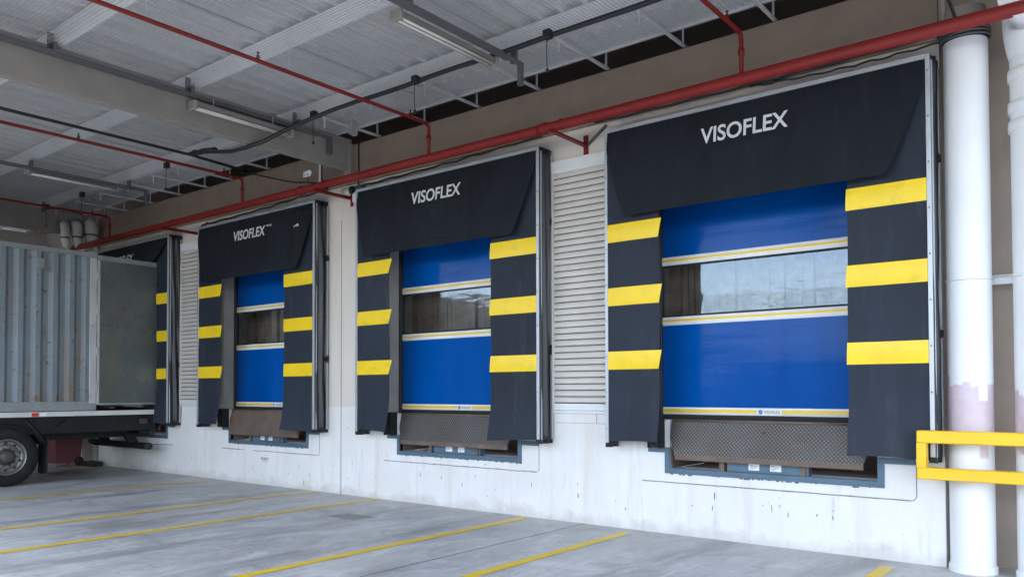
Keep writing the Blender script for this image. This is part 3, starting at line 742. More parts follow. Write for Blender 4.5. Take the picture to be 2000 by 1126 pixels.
# ------------------------------------------------------------------ dock levellers and bumpers
def make_leveller(k, label, lip_mat):
    p = XC[k] + 0.06; lv = thing('dock_leveller', (p, 0, 0.7), label, 'dock leveller', 'dock levellers under the doors')
    Z = lambda z: z - 0.7
    fr = MB()
    fr.box(-1.15, -1.09, -0.012, 0.05, Z(0.675), Z(0.965)); fr.box(1.09, 1.15, -0.012, 0.05, Z(0.675), Z(0.965)); fr.box(-1.0899, 1.0899, -0.012, 0.05, Z(0.675), Z(0.735))
    fr.box(-1.36, -1.1501, -0.009, 0.05, Z(0.905), Z(0.963)); fr.box(1.1501, 1.42, -0.009, 0.05, Z(0.905), Z(0.963))
    fr.build('pit_frame', M['blue_steel'], lv)
    pb = MB(); pb.box(-1.09, 1.09, 0.05, 0.9, Z(0.70), Z(0.728)); pb.box(-1.09, 1.09, 0.85, 0.9, Z(0.73), Z(1.2)); pb.box(-1.10, -1.085, 0.05, 0.85, Z(0.73), Z(1.25)); pb.box(1.085, 1.10, 0.05, 0.85, Z(0.73), Z(1.25))
    pb.build('pit_box', M['rust_steel'], lv)
    dk = MB(); dk.box(-1.06, 1.06, 0.03, 0.61, Z(1.225), Z(1.262)); dk.build('deck', M['rust_steel'], lv)
    # hanging lip plate, leaning out at the bottom
    lp = MB(); zt_, zb_ = Z(1.255), Z(0.895); yt, yb = -0.005, -0.10
    pts = [(-1.06, zt_), (1.06, zt_), (1.06, Z(1.08)), (0.985, zb_), (-0.985, zb_), (-1.06, Z(1.08))]
    yy = lambda z: yb + (yt - yb) * (z - zb_) / (zt_ - zb_)
    fv = [(x_, yy(z_), z_) for x_, z_ in pts]; bv = [(x_, yy(z_) + 0.022, z_ + 0.004) for x_, z_ in pts]
    n = 6; lp.add(fv + bv, [tuple(range(n))[::-1], tuple(range(n, 2 * n))] + [(i, (i + 1) % n, n + (i + 1) % n, n + i) for i in range(n)])
    lo = lp.build('lip', lip_mat, lv)
    MB().prism([(yb - 0.002, zb_), (yb + 0.03, zb_ + 0.006), (yb + 0.028, zb_ - 0.05), (yb + 0.004, zb_ - 0.055)], 'x', -0.984, 0.984).build('lip_edge', M['rust_steel'], lo)
    hl = MB(); hl.lathe([(0.0, -0.001), (0.011, -0.001), (0.011, 0.001)], (0.0, yy(Z(1.16)) - 0.001, Z(1.16)), 'y', 14); hl.build('hole', M['rubber'], lo)
    hg = MB(); hg.tube([(-1.06, 0.012, Z(1.268)), (1.06, 0.012, Z(1.268))], 0.016, 10); hg.build('hinge', M['rust_steel'], lv)
    bs = MB(); bs.box(-0.42, 0.44, 0.0, 0.10, Z(0.737), Z(0.845), c=0.004); so = bs.build('lip_rest', M['blue_steel'], lv)
    for X in (-0.50, 0.36):
        MB().box(X, X + 0.055, -0.02, 0.11, Z(0.737), Z(0.862), c=0.003).build('bracket', M['rust_steel'], so)
    for X in (-0.18, 0.05):
        l_ = MB().box(X, X + 0.115, -0.0025, -0.0008, Z(0.765), Z(0.835)).build('label_plate', M['label'], so)
        pr = MB()
        for i in range(4): pr.box(X + 0.012, X + 0.05 + 0.045 * ((i * 7) % 3) / 2, -0.0032, -0.0026, Z(0.775 + i * 0.014), Z(0.779 + i * 0.014))
        pr.build('print', M['ink'], so)
make_leveller('A', 'dock leveller below the nearest door with a wide patterned steel lip', M['plate_steel'])
make_leveller('B', 'dock leveller below the second door from the drain pipes, patterned lip worn shiny', M['plate_steel'])
make_leveller('C', 'dock leveller below the third door with a plain brown rusty lip', M['rust_steel'])
make_leveller('D', 'dock leveller behind the trailer, only the corner of its blue frame showing', M['rust_steel'])
for k, lab in (('A', 'black rubber dock bumper at the left of the nearest leveller'), ('B', 'black rubber dock bumper at the left of the second leveller from the drain pipes'), ('C', 'black rubber dock bumper at the left of the leveller with the brown lip')):
    p = XC[k] - 1.125
    b = thing('dock_bumper', (p, 0, 0.97), lab, 'bumper', 'rubber bumpers beside the levellers')
    q = MB(); q.box(-0.10, 0.02, -0.13, -0.012, 0.0, 0.30, c=0.006); q.build('rubber_block', M['rubber'], b)
    q = MB(); q.box(0.022, 0.034, -0.14, -0.002, -0.01, 0.32, c=0.002); q.box(-0.114, -0.102, -0.14, -0.002, -0.01, 0.32, c=0.002); q.box(-0.10, 0.02, -0.011, -0.002, -0.01, 0.32); q.build('steel_channel', M['chassis'], b)

# ------------------------------------------------------------------ roller shutters between shelters
def make_shutter(x0, x1, label):
    s = thing('roller_shutter', ((x0 + x1) / 2, 0, 1.36), label, 'roller shutter', 'cream roller shutters between shelters')
    h = (x1 - x0) / 2; pitch = 0.0772
    pr = [(-0.016, 0.010), (-0.030, 0.012), (-0.036, 0.020), (-0.037, 0.038), (-0.033, 0.058), (-0.024, 0.0765), (-0.016, 0.0768)]
    mb = MB(); mb.prism(pr, 'x', -h + 0.02, h - 0.02); me = mb.mesh('slat', M['shutter'])
    for i in range(37): link_mesh('slat', me, s, (0, 0, 0.085 + i * pitch))
    MB().box(-h + 0.02, h - 0.02, -0.014, -0.004, 0.084, 2.95).build('slat_backing', M['slat_back'], s)  # groove shade put into a dark plate behind the slats
    MB().box(-h + 0.02, h - 0.02, -0.045, -0.002, 0.0, 0.083, c=0.005).build('bottom_rail', M['hood'], s)
    MB().box(-h, -h + 0.019, -0.055, -0.002, 0.0, 2.95, c=0.004).build('guide', M['shutter'], s)
    MB().box(h - 0.019, h, -0.055, -0.002, 0.0, 2.95, c=0.004).build('guide', M['shutter'], s)
    MB().prism([(-0.002, 2.935), (-0.05, 2.935), (-0.062, 2.96), (-0.062, 3.085), (-0.002, 3.09)], 'x', -h, h).build('hood', M['hood'], s)
    MB().box(-h - 0.02, h + 0.02, -0.03, -0.002, -0.035, -0.002, c=0.004).build('sill', M['hood'], s)
make_shutter(-3.165, -2.262, 'cream slatted roller shutter between the two nearest shelters')
make_shutter(-11.98, -10.985, 'narrow strip of cream slatted roller shutter between the two farthest shelters')
hb = thing('shutter_hood_end', (-6.72, -0.002, 4.47), 'short white metal box on the wall left of the second shelter top', 'metal box')
MB().prism([(0, 0), (-0.13, 0.0), (-0.15, 0.03), (-0.15, 0.13), (-0.13, 0.16), (0, 0.16)], 'x', -0.10, 0.115).build('box_body', M['hood'], hb)
MB().box(-0.105, -0.101, -0.14, -0.003, 0.006, 0.154).build('end_cap', M['hood'], hb)

# ------------------------------------------------------------------ drain pipes and yellow guard at the right
def drain(x, y, r, label, ztop, collars, base=True):
    p = thing('drain_pipe', (x, y, 0), label, 'drain pipe', 'white drain pipes on the wall')
    q = MB(); q.lathe([(r, 0.06), (r, ztop)], (0, 0, 0), 'z', 48); q.build('pipe', M['pipe'], p)
    if base:
        q = MB(); q.lathe([(r + 0.014, 0.0), (r + 0.014, 0.05), (r + 0.004, 0.07), (r, 0.07)], (0, 0, 0), 'z', 48); q.build('base_collar', M['pipe'], p)
    for z in collars:
        q = MB(); q.lathe([(r + 0.001, z - 0.05), (r + 0.016, z - 0.045), (r + 0.018, z), (r + 0.016, z + 0.045), (r + 0.001, z + 0.05)], (0, 0, 0), 'z', 48); q.build('collar', M['pipe'], p)
    q = MB(); q.tube([((r + 0.006) * math.cos(t / 40 * 2 * math.pi), (r + 0.006) * math.sin(t / 40 * 2 * math.pi), 2.575 + 0.006 * math.sin(t / 40 * 2 * math.pi)) for t in range(40)], 0.008, 6, closed=True); q.build('strap', M['pipe'], p)
    return p
p1 = drain(1.385, -0.02, 0.178, 'thick white drain pipe with scraped patch, next to the nearest shelter', 4.71, [])
q = MB(); q.lathe([(0.183, 4.71), (0.190, 4.73), (0.188, 4.80), (0.183, 4.83), (0.12, 4.83)], (0, 0, 0), 'z', 40); q.build('rope_wrap', M['black'], p1)
q = MB()
for i in range(4): q.tube([(0.196 * math.cos(t / 36 * 2 * math.pi), 0.196 * math.sin(t / 36 * 2 * math.pi), 4.735 + i * 0.022 + 0.012 * math.sin(t / 36 * 2 * math.pi + i)) for t in range(36)], 0.009, 6, closed=True)
q.build('rope_coil', M['tray'], p1)
q = MB(); q.lathe([(0.165, 4.83), (0.168, 5.0)], (0, 0, 0), 'z', 40); q.build('upper_pipe', M['beam'], p1)
q = MB(); q.tube([(-0.02, -0.21, 4.78), (-0.025, -0.45, 4.86), (-0.03, -0.62, 4.90), (-0.05, -0.72, 5.05), (-0.06, -0.72, 5.45)], 0.014, 8); q.build('rope_tail', M['black'], p1)
p2 = drain(1.90, -0.04, 0.178, 'white drain pipe with joint collars at the right picture edge', 4.45, [4.30, 4.02, 3.86])
q = MB()
el = [(0, 0, 4.44)] + [(0.0 + 0.0, -0.16 * (1 - math.cos(t * math.pi / 10)), 4.52 + 0.30 * math.sin(t * math.pi / 10)) for t in range(6)] + [(0, -0.5, 4.82)]
q.tube(el, [0.18, 0.20, 0.215, 0.22, 0.22, 0.215, 0.21, 0.20], 36); q.build('elbow', M['pipe'], p2)
br = thing('pipe_bracket', (1.64, 0.1, 2.58), 'chipped white steel bar joining the two drain pipes', 'bracket')
MB().box(-0.42, 0.42, 0.0, 0.012, -0.045, 0.03, c=0.002).build('bar', M['hood'], br)
MB().box(-0.42, 0.42, -0.045, 0.0, 0.024, 0.032, c=0.002).build('flange', M['hood'], br)
gy = -0.42
gd = thing('guard_rail', (1.02, gy, 0), 'yellow painted steel guard rail in front of the drain pipes', 'guard rail')
tw = 0.105
for (a, b) in ((1.137, 1.247), (0.822, 0.925)):
    MB().box(0.0, 3.2, 0, tw, a, b, c=0.008).build('rail', M['safety'], gd)
MB().box(0.0, 0.075, 0.0015, tw - 0.0015, 0.9251, 1.1369, c=0.0).build('post', M['safety'], gd)
MB().box(0.02, 0.09, tw, -gy - 0.002, 0.84, 0.90, c=0.004).build('wall_arm', M['safety'], gd)
MB().box(2.95, 3.05, 0.0015, tw - 0.0015, 0.0, 0.8219, c=0.0).build('post', M['safety'], gd)

# ------------------------------------------------------------------ fire main, brackets and sprinkler branches
MPY, MPZ, MPR = -0.52, 4.70, 0.059
fm = thing('fire_main', (0, MPY, MPZ), 'thick red fire main pipe running along the wall above the shelters', 'pipe')
q = MB(); q.tube([(-25, 0, 0), (6, 0, 0)], MPR, 28); q.build('pipe', M['red'], fm)
for X in (-2.95, -7.6, -15.6):
    q = MB(); q.lathe([(MPR, -0.06), (MPR + 0.010, -0.055), (MPR + 0.012, 0.055), (MPR, 0.06)], (X, 0, 0), 'x', 28); q.build('coupling', M['red'], fm)
for X, lab in ((-2.68, 'red steel pipe bracket on the wall above the wider roller shutter'), (-7.0, 'red steel pipe bracket on the wall at the left top corner of the second shelter'), (-11.4, 'red steel pipe bracket above the gap between the two farthest shelters')):
    b = thing('wall_bracket', (X, 0, 4.56), lab, 'bracket', 'red brackets carrying the fire main')
    MB().box(-0.03, 0.03, -0.72, -0.012, 0.0, 0.006).box(-0.03, -0.024, -0.72, -0.012, 0.006, 0.056).build('arm', M['red'], b)
    MB().box(-0.035, 0.035, -0.011, -0.002, -0.10, 0.14, c=0.002).build('wall_plate', M['red'], b)
    q = MB(); q.tube([(0.033, -0.02, 0.012), (0.30, -0.02, 0.20)], 0.017, 6); q.build('brace', M['tray'], b)
    q = MB(); q.tube([(math.cos(t / 20 * math.pi) * 0.0 + 0.0, MPY + (MPR + 0.006) * math.cos(t / 20 * math.pi), 0.14 + (MPR + 0.006) * math.sin(t / 20 * math.pi)) for t in range(21)], 0.007, 6); q.build('u_bolt', M['red'], b)
BZ = 5.16
for X, lab in ((-0.50, 'red sprinkler branch pipe dropping to the fire main above the nearest shelter'), (-4.84, 'red sprinkler branch pipe crossing the ceiling, dropping above the second shelter'), (-9.18, 'red sprinkler branch pipe dropping to the fire main above the third shelter'), (-13.9, 'red sprinkler branch pipe dropping to the fire main behind the container'), (-18.4, 'red sprinkler branch pipe at the far end beyond the ducts')):
    b = thing('sprinkler_pipe', (X, MPY, MPZ), lab, 'pipe', 'red sprinkler branch pipes')
    dz = BZ - MPZ; r = 0.0225; e = 0.07
    path = [(0, 0, MPR - 0.01), (0, 0, dz - e)] + [(0, -e * (1 - math.cos(t * math.pi / 12)), dz - e + e * math.sin(t * math.pi / 12)) for t in range(1, 7)] + [(0, RY0 - MPY + 0.5, dz)]
    q = MB(); q.tube(path, r, 14); q.build('pipe', M['red'], b)
    q = MB(); q.lathe([(r, -0.035), (r + 0.009, -0.03), (r + 0.010, 0.03), (r, 0.035)], (0, 0, dz - 0.19), 'z', 16); q.build('coupling', M['red'], b)
    for yy in (-0.34, -2.62, -5.2):
        q = MB(); q.lathe([(0.020, r - 0.006), (0.020, r + 0.030), (0.011, r + 0.042), (0.009, r + 0.062), (0.018, r + 0.066), (0.018, r + 0.072), (0, r + 0.073)], (0, yy, dz), 'z', 12); q.build('sprinkler_head', M['red'] if yy > -1 else M['tray'], b)
    for yy in (-0.62, -2.22, -3.85, -5.5):
        q = MB(); q.box(-0.004, 0.004, yy - 0.004, yy + 0.004, dz + r, 5.5 - MPZ); q.build('hanger_rod', M['rail'], b)

# ------------------------------------------------------------------ lights, trays and cables under the roof
for X, TZ, dx, LZ, lab1, lab2, y1 in ((-2.93, 5.30, -0.16, 5.25, 'grey cable tray above the fluorescent lamp at the top centre', 'long fluorescent lamp fitting hung near the top centre of the ceiling', -1.2),
                      (-6.885, 5.35, 0.055, 5.20, 'grey cable tray running along the side of the beige roof beam', 'fluorescent lamp fitting hung against the beige roof beam', -0.75),
                      (-11.9, 5.30, -0.10, 5.25, 'grey cable tray above the fluorescent lamp over the container', 'fluorescent lamp fitting hung over the shipping container', -1.0)):
    t_ = thing('cable_tray', (X, 0, TZ), lab1, 'cable tray', 'cable trays under the roof')
    q = MB(); q.box(-0.035, 0.035, RY0, y1, 0.0, 0.004); q.box(-0.035, -0.031, RY0, y1, 0.004, 0.05); q.box(0.031, 0.035, RY0, y1, 0.004, 0.05); q.build('channel', M['tray'], t_)
    q = MB(); q.box(-0.03, 0.03, y1, y1 + 0.22, 0.01, 0.045, c=0.004); q.box(-0.028, 0.028, y1 + 0.19, y1 + 0.25, -0.22, 0.045, c=0.004); q.build('drop_leg', M['tray'], t_)
    for yy in (-1.10, -2.74, -4.38, -6.02):
        q = MB(); q.box(-0.040, 0.040, yy - 0.02, yy + 0.02, -0.003, 0.15, c=0.001); q.build('hanger', M['tray'], t_)
    l = thing('lamp_fitting', (X + dx, -2.02, LZ), lab2, 'lamp', 'fluorescent lamp fittings under the roof')
    q = MB(); q.prism([(-0.05, 0.03), (0.05, 0.03), (0.035, 0.085), (-0.035, 0.085)], 'y', -0.72, 0.74); q.build('housing', M['lamp'], l)
    q = MB(); q.prism([(-0.078, 0.012), (-0.05, 0.034), (0.05, 0.034), (0.078, 0.012), (0.072, 0.012), (0.046, 0.029), (-0.046, 0.029), (-0.072, 0.012)], 'y', -0.71, 0.73); q.build('reflector', M['lamp'], l)
    for xx in (-0.03, 0.03):
        q = MB(); q.tube([(xx, -0.68, 0.006), (xx, 0.70, 0.006)], 0.014, 12); q.build('tube', M['tube'], l)
    for yy in (-0.735, 0.735):
        MB().box(-0.078, 0.078, yy - 0.022, yy + 0.022, -0.016, 0.088, c=0.006).build('end_cap', M['lamp'], l)
    for yy in (-0.45, 0.45):
        MB().box(-0.004, 0.004, yy, yy + 0.008, 0.085, 0.20).build('hanger', M['rail'], l)

def cable(name, path, r, mat, label, cat, group=None, n=8):
    q = MB(); q.tube(path, r, n); o = q.build(name, mat); return tag(o, label, cat, group)
px = [(-9.03, -1.55, 5.30), (-8.7, -1.55, 5.27), (-8.3, -1.60, 5.19), (-7.85, -1.70, 5.08), (-7.45, -1.80, 4.99), (-7.1, -1.83, 4.96), (-6.75, -1.78, 4.99), (-6.45, -1.62, 5.13), (-6.15, -1.45, 5.26), (-5.8, -1.34, 5.34)]
px += [(-5.4 + i * 0.45, -1.29 + 0.005 * math.sin(i * 1.3), 5.37 - 0.010 * math.sin(i * math.pi / 3.5) ** 2) for i in range(24)]
cable('conduit', px, 0.030, M['black'], 'black lagged pipe running along the lowest purlin', 'pipe')
cable('conduit', [(-9.05, RY0, 5.31), (-9.05, -4.0, 5.30), (-9.08, -1.5, 5.31), (-9.2, -0.4, 5.30)], 0.024, M['black'], 'black pipe crossing the ceiling beside the second red sprinkler branch', 'pipe')
lg = MB(); rs = random.Random(4)
lg.tube([(-8.98 + i * 0.05, -1.553 + rs.uniform(-0.006, 0.006), 5.297 - 0.0045 * i + rs.uniform(-0.006, 0.006)) for i in range(15)], [0.036 + rs.uniform(-0.008, 0.012) for i in range(15)], 10)
tag(lg.build('pipe_lagging', M['black']), 'lumpy torn black lagging at the bend of the black pipe', 'lagging')
bx = [(-2.30, 'in front of the nearest red drop pipe'), (-4.28, 'above the gap beside the second shelter'), (-6.24, 'next to the small flood lamp'), (-10.15, 'above the third shelter'), (-13.3, 'above the rear doors of the container'), (-14.9, 'farthest over the container')]
bl = ['black junction box with a hanging wire, nearest along the lowest purlin', 'black junction box with a hanging wire, just right of the crossing red branch pipe', 'black junction box with a hanging wire, just left of the tilted flood lamp', 'black junction box with a hanging wire, above the third shelter', 'small black junction box with a hanging wire, above the rear of the container', 'small black junction box with a hanging wire, farthest over the container']
for (X, _), lab in zip(bx, bl):
    j = thing('junction_box', (X, -1.33, 5.36), lab, 'junction box', 'junction boxes along the lowest purlin')
    MB().box(-0.045, 0.045, -0.03, 0.05, -0.035, 0.06, c=0.008).build('box_body', M['black'], j)
    q = MB(); q.tube([(0.0, 0.0, -0.03), (-0.012, 0.005, -0.15), (-0.004, 0.0, -0.30), (0.0, 0.0, -0.36)], 0.005, 6); q.build('wire', M['black'], j)
    q = MB(); q.lathe([(0.0, -0.40), (0.018, -0.395), (0.02, -0.37), (0.012, -0.355), (0.0, -0.355)], (0, 0, 0), 'z', 10); q.build('plug', M['black'], j)
fl_ = thing('flood_lamp', (-5.98, -0.85, 5.26), 'small tilted flood lamp with a shiny face hung under the roof edge', 'lamp')
q = MB(); q.prism([(-0.05, -0.08), (0.05, -0.10), (0.07, 0.08), (-0.03, 0.11)], 'x', -0.05, 0.03); q.build('housing', M['lamp'], fl_)
q = MB(); q.prism([(-0.055, -0.082), (-0.052, -0.083), (-0.032, 0.108), (-0.035, 0.109)], 'x', -0.048, 0.028); q.build('face', M['alu'], fl_)
q = MB(); q.tube([(0, 0.02, 0.09), (0, 0.02, 0.24)], 0.006, 6); q.build('stem', M['rail'], fl_)
hp = thing('pipe_hanger', (-7.27, -0.40, 4.78), 'pale steel hanger post from the roof edge rail down to the fire main', 'hanger')
MB().box(-0.025, 0.025, -0.015, 0.015, 0.0, 0.685, c=0.002).build('post', M['rail'], hp)
MB().box(0.026, 0.036, -0.012, 0.010, 0.0, 0.685).build('cable', M['black'], hp)
sg = thing('tag_sign', (-7.40, -0.52, 4.79), 'small white speckled tag standing on the fire main', 'sign')
q = MB(); q.tube([(0, 0, -0.015), (-0.01, -0.01, 0.09)], 0.006, 6); q.build('stem', M['black'], sg)
q = MB(); q.prism([(-0.10, 0.10), (0.06, 0.09), (0.10, 0.15), (0.05, 0.185), (-0.09, 0.175)], 'y', -0.03, -0.02); q.build('plate', M['label'], sg)
rs = random.Random(9); q = MB()
for i in range(26):
    X, Z = rs.uniform(-0.085, 0.055), rs.uniform(0.105, 0.165); q.box(X, X + rs.uniform(0.006, 0.02), -0.0312, -0.0302, Z, Z + rs.uniform(0.004, 0.010))
o = q.build('print', M['ink'], sg); o['kind'] = 'stuff'
# cables along the wall top
def sag(x0, x1, z0, z1, s, n=24, y=-0.075):
    return [(x0 + (x1 - x0) * i / n, y - 0.006 * math.sin(i * 2.1), z0 + (z1 - z0) * i / n - s * math.sin(math.pi * i / n) + 0.008 * math.sin(i * 1.7)) for i in range(n + 1)]
cable('wall_cable', sag(-2.5, 1.25, 4.80, 4.83, 0.02), 0.014, M['black'], 'black cable along the wall above the nearest shelter top', 'cable')
cable('wall_cable', sag(-0.6, 1.2, 4.78, 4.76, 0.03, y=-0.06), 0.010, M['black'], 'thin black cable sagging towards the top of the thick drain pipe', 'cable')
cable('wall_cable', sag(-6.75, -3.3, 4.72, 4.80, 0.015), 0.014, M['black'], 'black cable along the wall above the second shelter top', 'cable')
cable('wall_cable', sag(-11.2, -7.5, 4.70, 4.80, 0.012), 0.014, M['black'], 'black cable along the wall above the third shelter top', 'cable')
cable('wall_cable', [(-9.2, -0.36, 5.28), (-8.6, -0.40, 5.10), (-7.9, -0.45, 4.90), (-7.3, -0.44, 4.79)], 0.012, M['black'], 'black cable slanting from the ceiling down to the fire main', 'cable')
cable('wall_conduit', [(-6.78, -0.062, 4.70), (-6.78, -0.062, 5.40)], 0.011, M['black'], 'thin dark vertical conduit on the beige wall beside the beam', 'conduit')
cn = thing('conduit_box', (-6.82, -0.02, 4.68), 'dark metal box and pipe stub under the fire main at the second shelter corner', 'junction box')
MB().box(-0.04, 0.16, -0.10, 0.016, -0.06, 0.05, c=0.008).build('box_body', M['tray'], cn)
q = MB(); q.tube([(-0.20, -0.14, -0.02), (-0.05, -0.10, -0.02)], 0.055, 16); q.build('stub', M['pipe_plain'], cn)
q = MB(); q.tube([(-0.05, -0.12, -0.02), (0.0, -0.10, -0.02)], 0.065, 16); q.build('flange', M['black'], cn)

# ------------------------------------------------------------------ ducts and pipe at the far end
for i, (X, Y, r, z0, z1, lab) in enumerate(((-15.3, -0.80, 0.085, 4.66, 5.17, 'slim pale duct with a capped foot, leftmost of three at the far beam'), (-15.3, -0.56, 0.10, 4.70, 5.22, 'pale duct with a bent top, middle of three at the far beam'), (-15.3, -0.26, 0.125, 4.80, 5.28, 'thick pale duct with a swollen joint, rightmost of three at the far beam'))):
    d = thing('duct', (X, Y, z0), lab, 'duct', 'pale ducts at the far beam')
    h_ = z1 - z0
    q = MB(); q.tube([(0.0, 0.10, 0.0), (0.0, 0.03, 0.06), (0, 0, 0.16), (0, 0, h_ * 0.5), (0, 0, h_ * 0.52), (0, 0, h_ - 0.14), (-0.03, 0.0, h_ - 0.05), (-0.14, 0.02, h_)], [r * 0.95, r, r * 1.02, r, r * (1.1 if i == 2 else 1.02), r * (1.12 if i == 2 else 1.0), r, r * 0.98], 20); q.build('duct_body', M['pipe_plain'], d)
    q = MB(); q.lathe([(r * 1.02, 0.0), (r * 1.07, 0.01), (r * 1.07, 0.03), (r * 1.02, 0.04)], (0, 0, h_ * 0.35), 'z', 20); q.build('joint_band', M['tray'], d)
fp = thing('drain_pipe', (-15.72, 0.06, 0), 'slim white drain pipe at the far wall corner behind the trailer', 'drain pipe', 'white drain pipes on the wall')
q = MB(); q.lathe([(0.10, 0.0), (0.10, 0.06), (0.085, 0.07), (0.085, 4.9)], (0, 0, 0), 'z', 28); q.build('pipe', M['hood'], fp)
for z in (0.75, 1.9): q = MB(); q.lathe([(0.086, -0.02), (0.094, -0.015), (0.094, 0.015), (0.086, 0.02)], (0, 0, z), 'z', 28); q.build('collar', M['pipe_plain'], fp)
ws = thing('rubber_block', (-15.30, -0.22, 0), 'black rubber block lying at the foot of the far drain pipe', 'block')
MB().prism([(-0.30, 0), (0.30, 0), (0.28, 0.10), (-0.24, 0.10)], 'y', -0.12, 0.12).build('block_body', M['rubber'], ws)
# burgundy wheeled bin
bn = thing('wheeled_bin', (-15.85, -0.55, 0), 'burgundy plastic wheeled bin behind the trailer', 'bin')
q = MB(); b0, b1, zz0, zz1 = 0.24, 0.30, 0.06, 1.02
q.add([(-b0, -b0, zz0), (b0, -b0, zz0), (b0, b0, zz0), (-b0, b0, zz0), (-b1, -b1 - 0.03, zz1), (b1, -b1 - 0.03, zz1), (b1, b1, zz1), (-b1, b1, zz1)], [(3, 2, 1, 0), (4, 5, 6, 7), (0, 1, 5, 4), (1, 2, 6, 5), (2, 3, 7, 6), (3, 0, 4, 7)]); q.build('body', M['burgundy'], bn)
MB().box(-0.315, 0.315, -0.35, 0.33, 1.02, 1.07, c=0.015).build('lid', M['burgundy'], bn)
MB().box(-0.30, 0.30, 0.30, 0.36, 0.97, 1.0, c=0.01).build('handle', M['burgundy'], bn)
for sx in (-1, 1):
    q = MB(); q.lathe([(0.0, -0.025), (0.09, -0.025), (0.10, 0.0), (0.09, 0.025), (0.0, 0.025)], (sx * 0.27, 0.20, 0.10), 'x', 20); q.build('wheel', M['rubber'], bn)

# ------------------------------------------------------------------ shipping container
CX1, CX0 = -12.46, -14.90; CY1, CY0 = -1.40, -13.59; CZ0, CZ1 = 1.262, 4.165
ct = thing('shipping_container', ((CX0 + CX1) / 2, CY1, CZ0), 'blue grey corrugated shipping container backed up to the farthest shelter', 'container')
hw = (CX1 - CX0) / 2; L = CY1 - CY0; hh = CZ1 - CZ0
def corr(sx):
    mb = MB(); pts = []; y = -0.11; p = 0.278
    while y > -L + 0.15:
        pts += [(0.0, y), (0.0, y - 0.078), (-0.058, y - 0.138), (-0.058, y - 0.218)]; y -= p
    pts = [(0.0, -0.08)] + pts + [(0.0, -L + 0.1)]
    n = len(pts); xo = hw - 0.012
    vs_ = [(sx * (xo + a), b, z) for z in (0.16, hh - 0.10) for a, b in pts]
    fs_ = [(i, i + 1, n + i + 1, n + i) for i in range(n - 1)]
    mb.add(vs_, fs_); return mb
corr(1).build('side_panel', M['cont'], ct, solid=0.003); corr(-1).build('side_panel', M['cont'], ct, solid=0.003)
for sx in (-1, 1):
    MB().box(sx * hw, sx * (hw - 0.06), -L, -0.121, hh - 0.105, hh - 0.02, c=0.006).build('top_rail', M['cont_rail'], ct)
    MB().box(sx * hw, sx * (hw - 0.05), -L, -0.121, 0.0, 0.165, c=0.005).build('bottom_rail', M['cont_rail'], ct)
    MB().box(sx * (hw + 0.004), sx * (hw - 0.10), -0.12, 0.0, 0.12, hh - 0.12, c=0.006).build('corner_post', M['post'], ct)
    for z0 in (0.0, hh - 0.118):
        MB().box(sx * (hw + 0.006), sx * (hw - 0.15), -0.17, 0.006, z0, z0 + 0.118, c=0.006).build('corner_casting', M['cont_rail'], ct)
rf = MB(); rf.box(-hw + 0.06, hw - 0.06, -L, -0.02, hh - 0.06, hh - 0.03); rf.build('roof_sheet', M['cont_rail'], ct)
MB().box(-hw + 0.05, hw - 0.05, -L, -0.02, 0.03, 0.16).build('floor_deck', M['cont_rail'], ct)
MB().box(-hw + 0.05, hw - 0.05, -L, -L + 0.06, 0.16, hh - 0.06).build('front_wall', M['cont'], ct)
MB().box(-hw + 0.102, hw - 0.102, -0.10, -0.01, hh - 0.16, hh - 0.02, c=0.006).build('rear_header', M['cont_rail'], ct)
MB().box(hw - 0.004, hw + 0.03, -1.02, -0.90, hh - 0.42, hh - 0.24, c=0.008).build('vent_cover', M['cont_rail'], ct)
# rear doors swung straight back into the shelter
for sx in (-1, 1):
    dr = bpy.data.objects.new('rear_door', None); col.objects.link(dr); dr.parent = ct; dr.location = (sx * (hw - 0.015), 0.012, 0); dr.rotation_euler = (0, 0, R(2.5) * (1 if sx > 0 else -1))
    dw = 1.24
    MB().box(sx * 0.006, -sx * 0.034, 0.05, dw, 0.13, hh - 0.145, c=0.004).build('door_leaf', M['cont_door'], dr)
    MB().box(sx * 0.012, -sx * 0.045, 0.0, 0.049, 0.10, hh - 0.145, c=0.004).build('hinge_stile', M['post'], dr)
    hb_ = MB(); hb_.box(sx * 0.032, -sx * 0.045, 0.0, dw + 0.01, hh - 0.144, hh - 0.055, c=0.006); hb_.build('top_edge', M['cont_rail'], dr)
    MB().box(sx * 0.008, -sx * 0.040, 0.05, dw, 0.09, 0.129, c=0.004).build('bottom_edge', M['cont_rail'], dr)
    q = MB(); rs = random.Random(2)
    for zz in (hh - 0.40, hh * 0.545):
        for yy in (0.10, 0.20, 0.38, 0.57, 0.93, 1.10):
            q.lathe([(0, 0.004), (0.011, 0.003), (0.013, 0)], (sx * 0.0065, yy, zz - 0.09 * yy + rs.uniform(-.01, .01)), 'x', 8)
    q.build('rivet_row', M['chassis'], dr)['kind'] = 'stuff'
    for zz in (0.35, 1.0, 1.75, 2.4):
        q = MB(); q.tube([(sx * 0.014, 0.0, zz), (sx * 0.014, 0.0, zz + 0.16)], 0.018, 10); q.build('hinge', M['post'], dr)

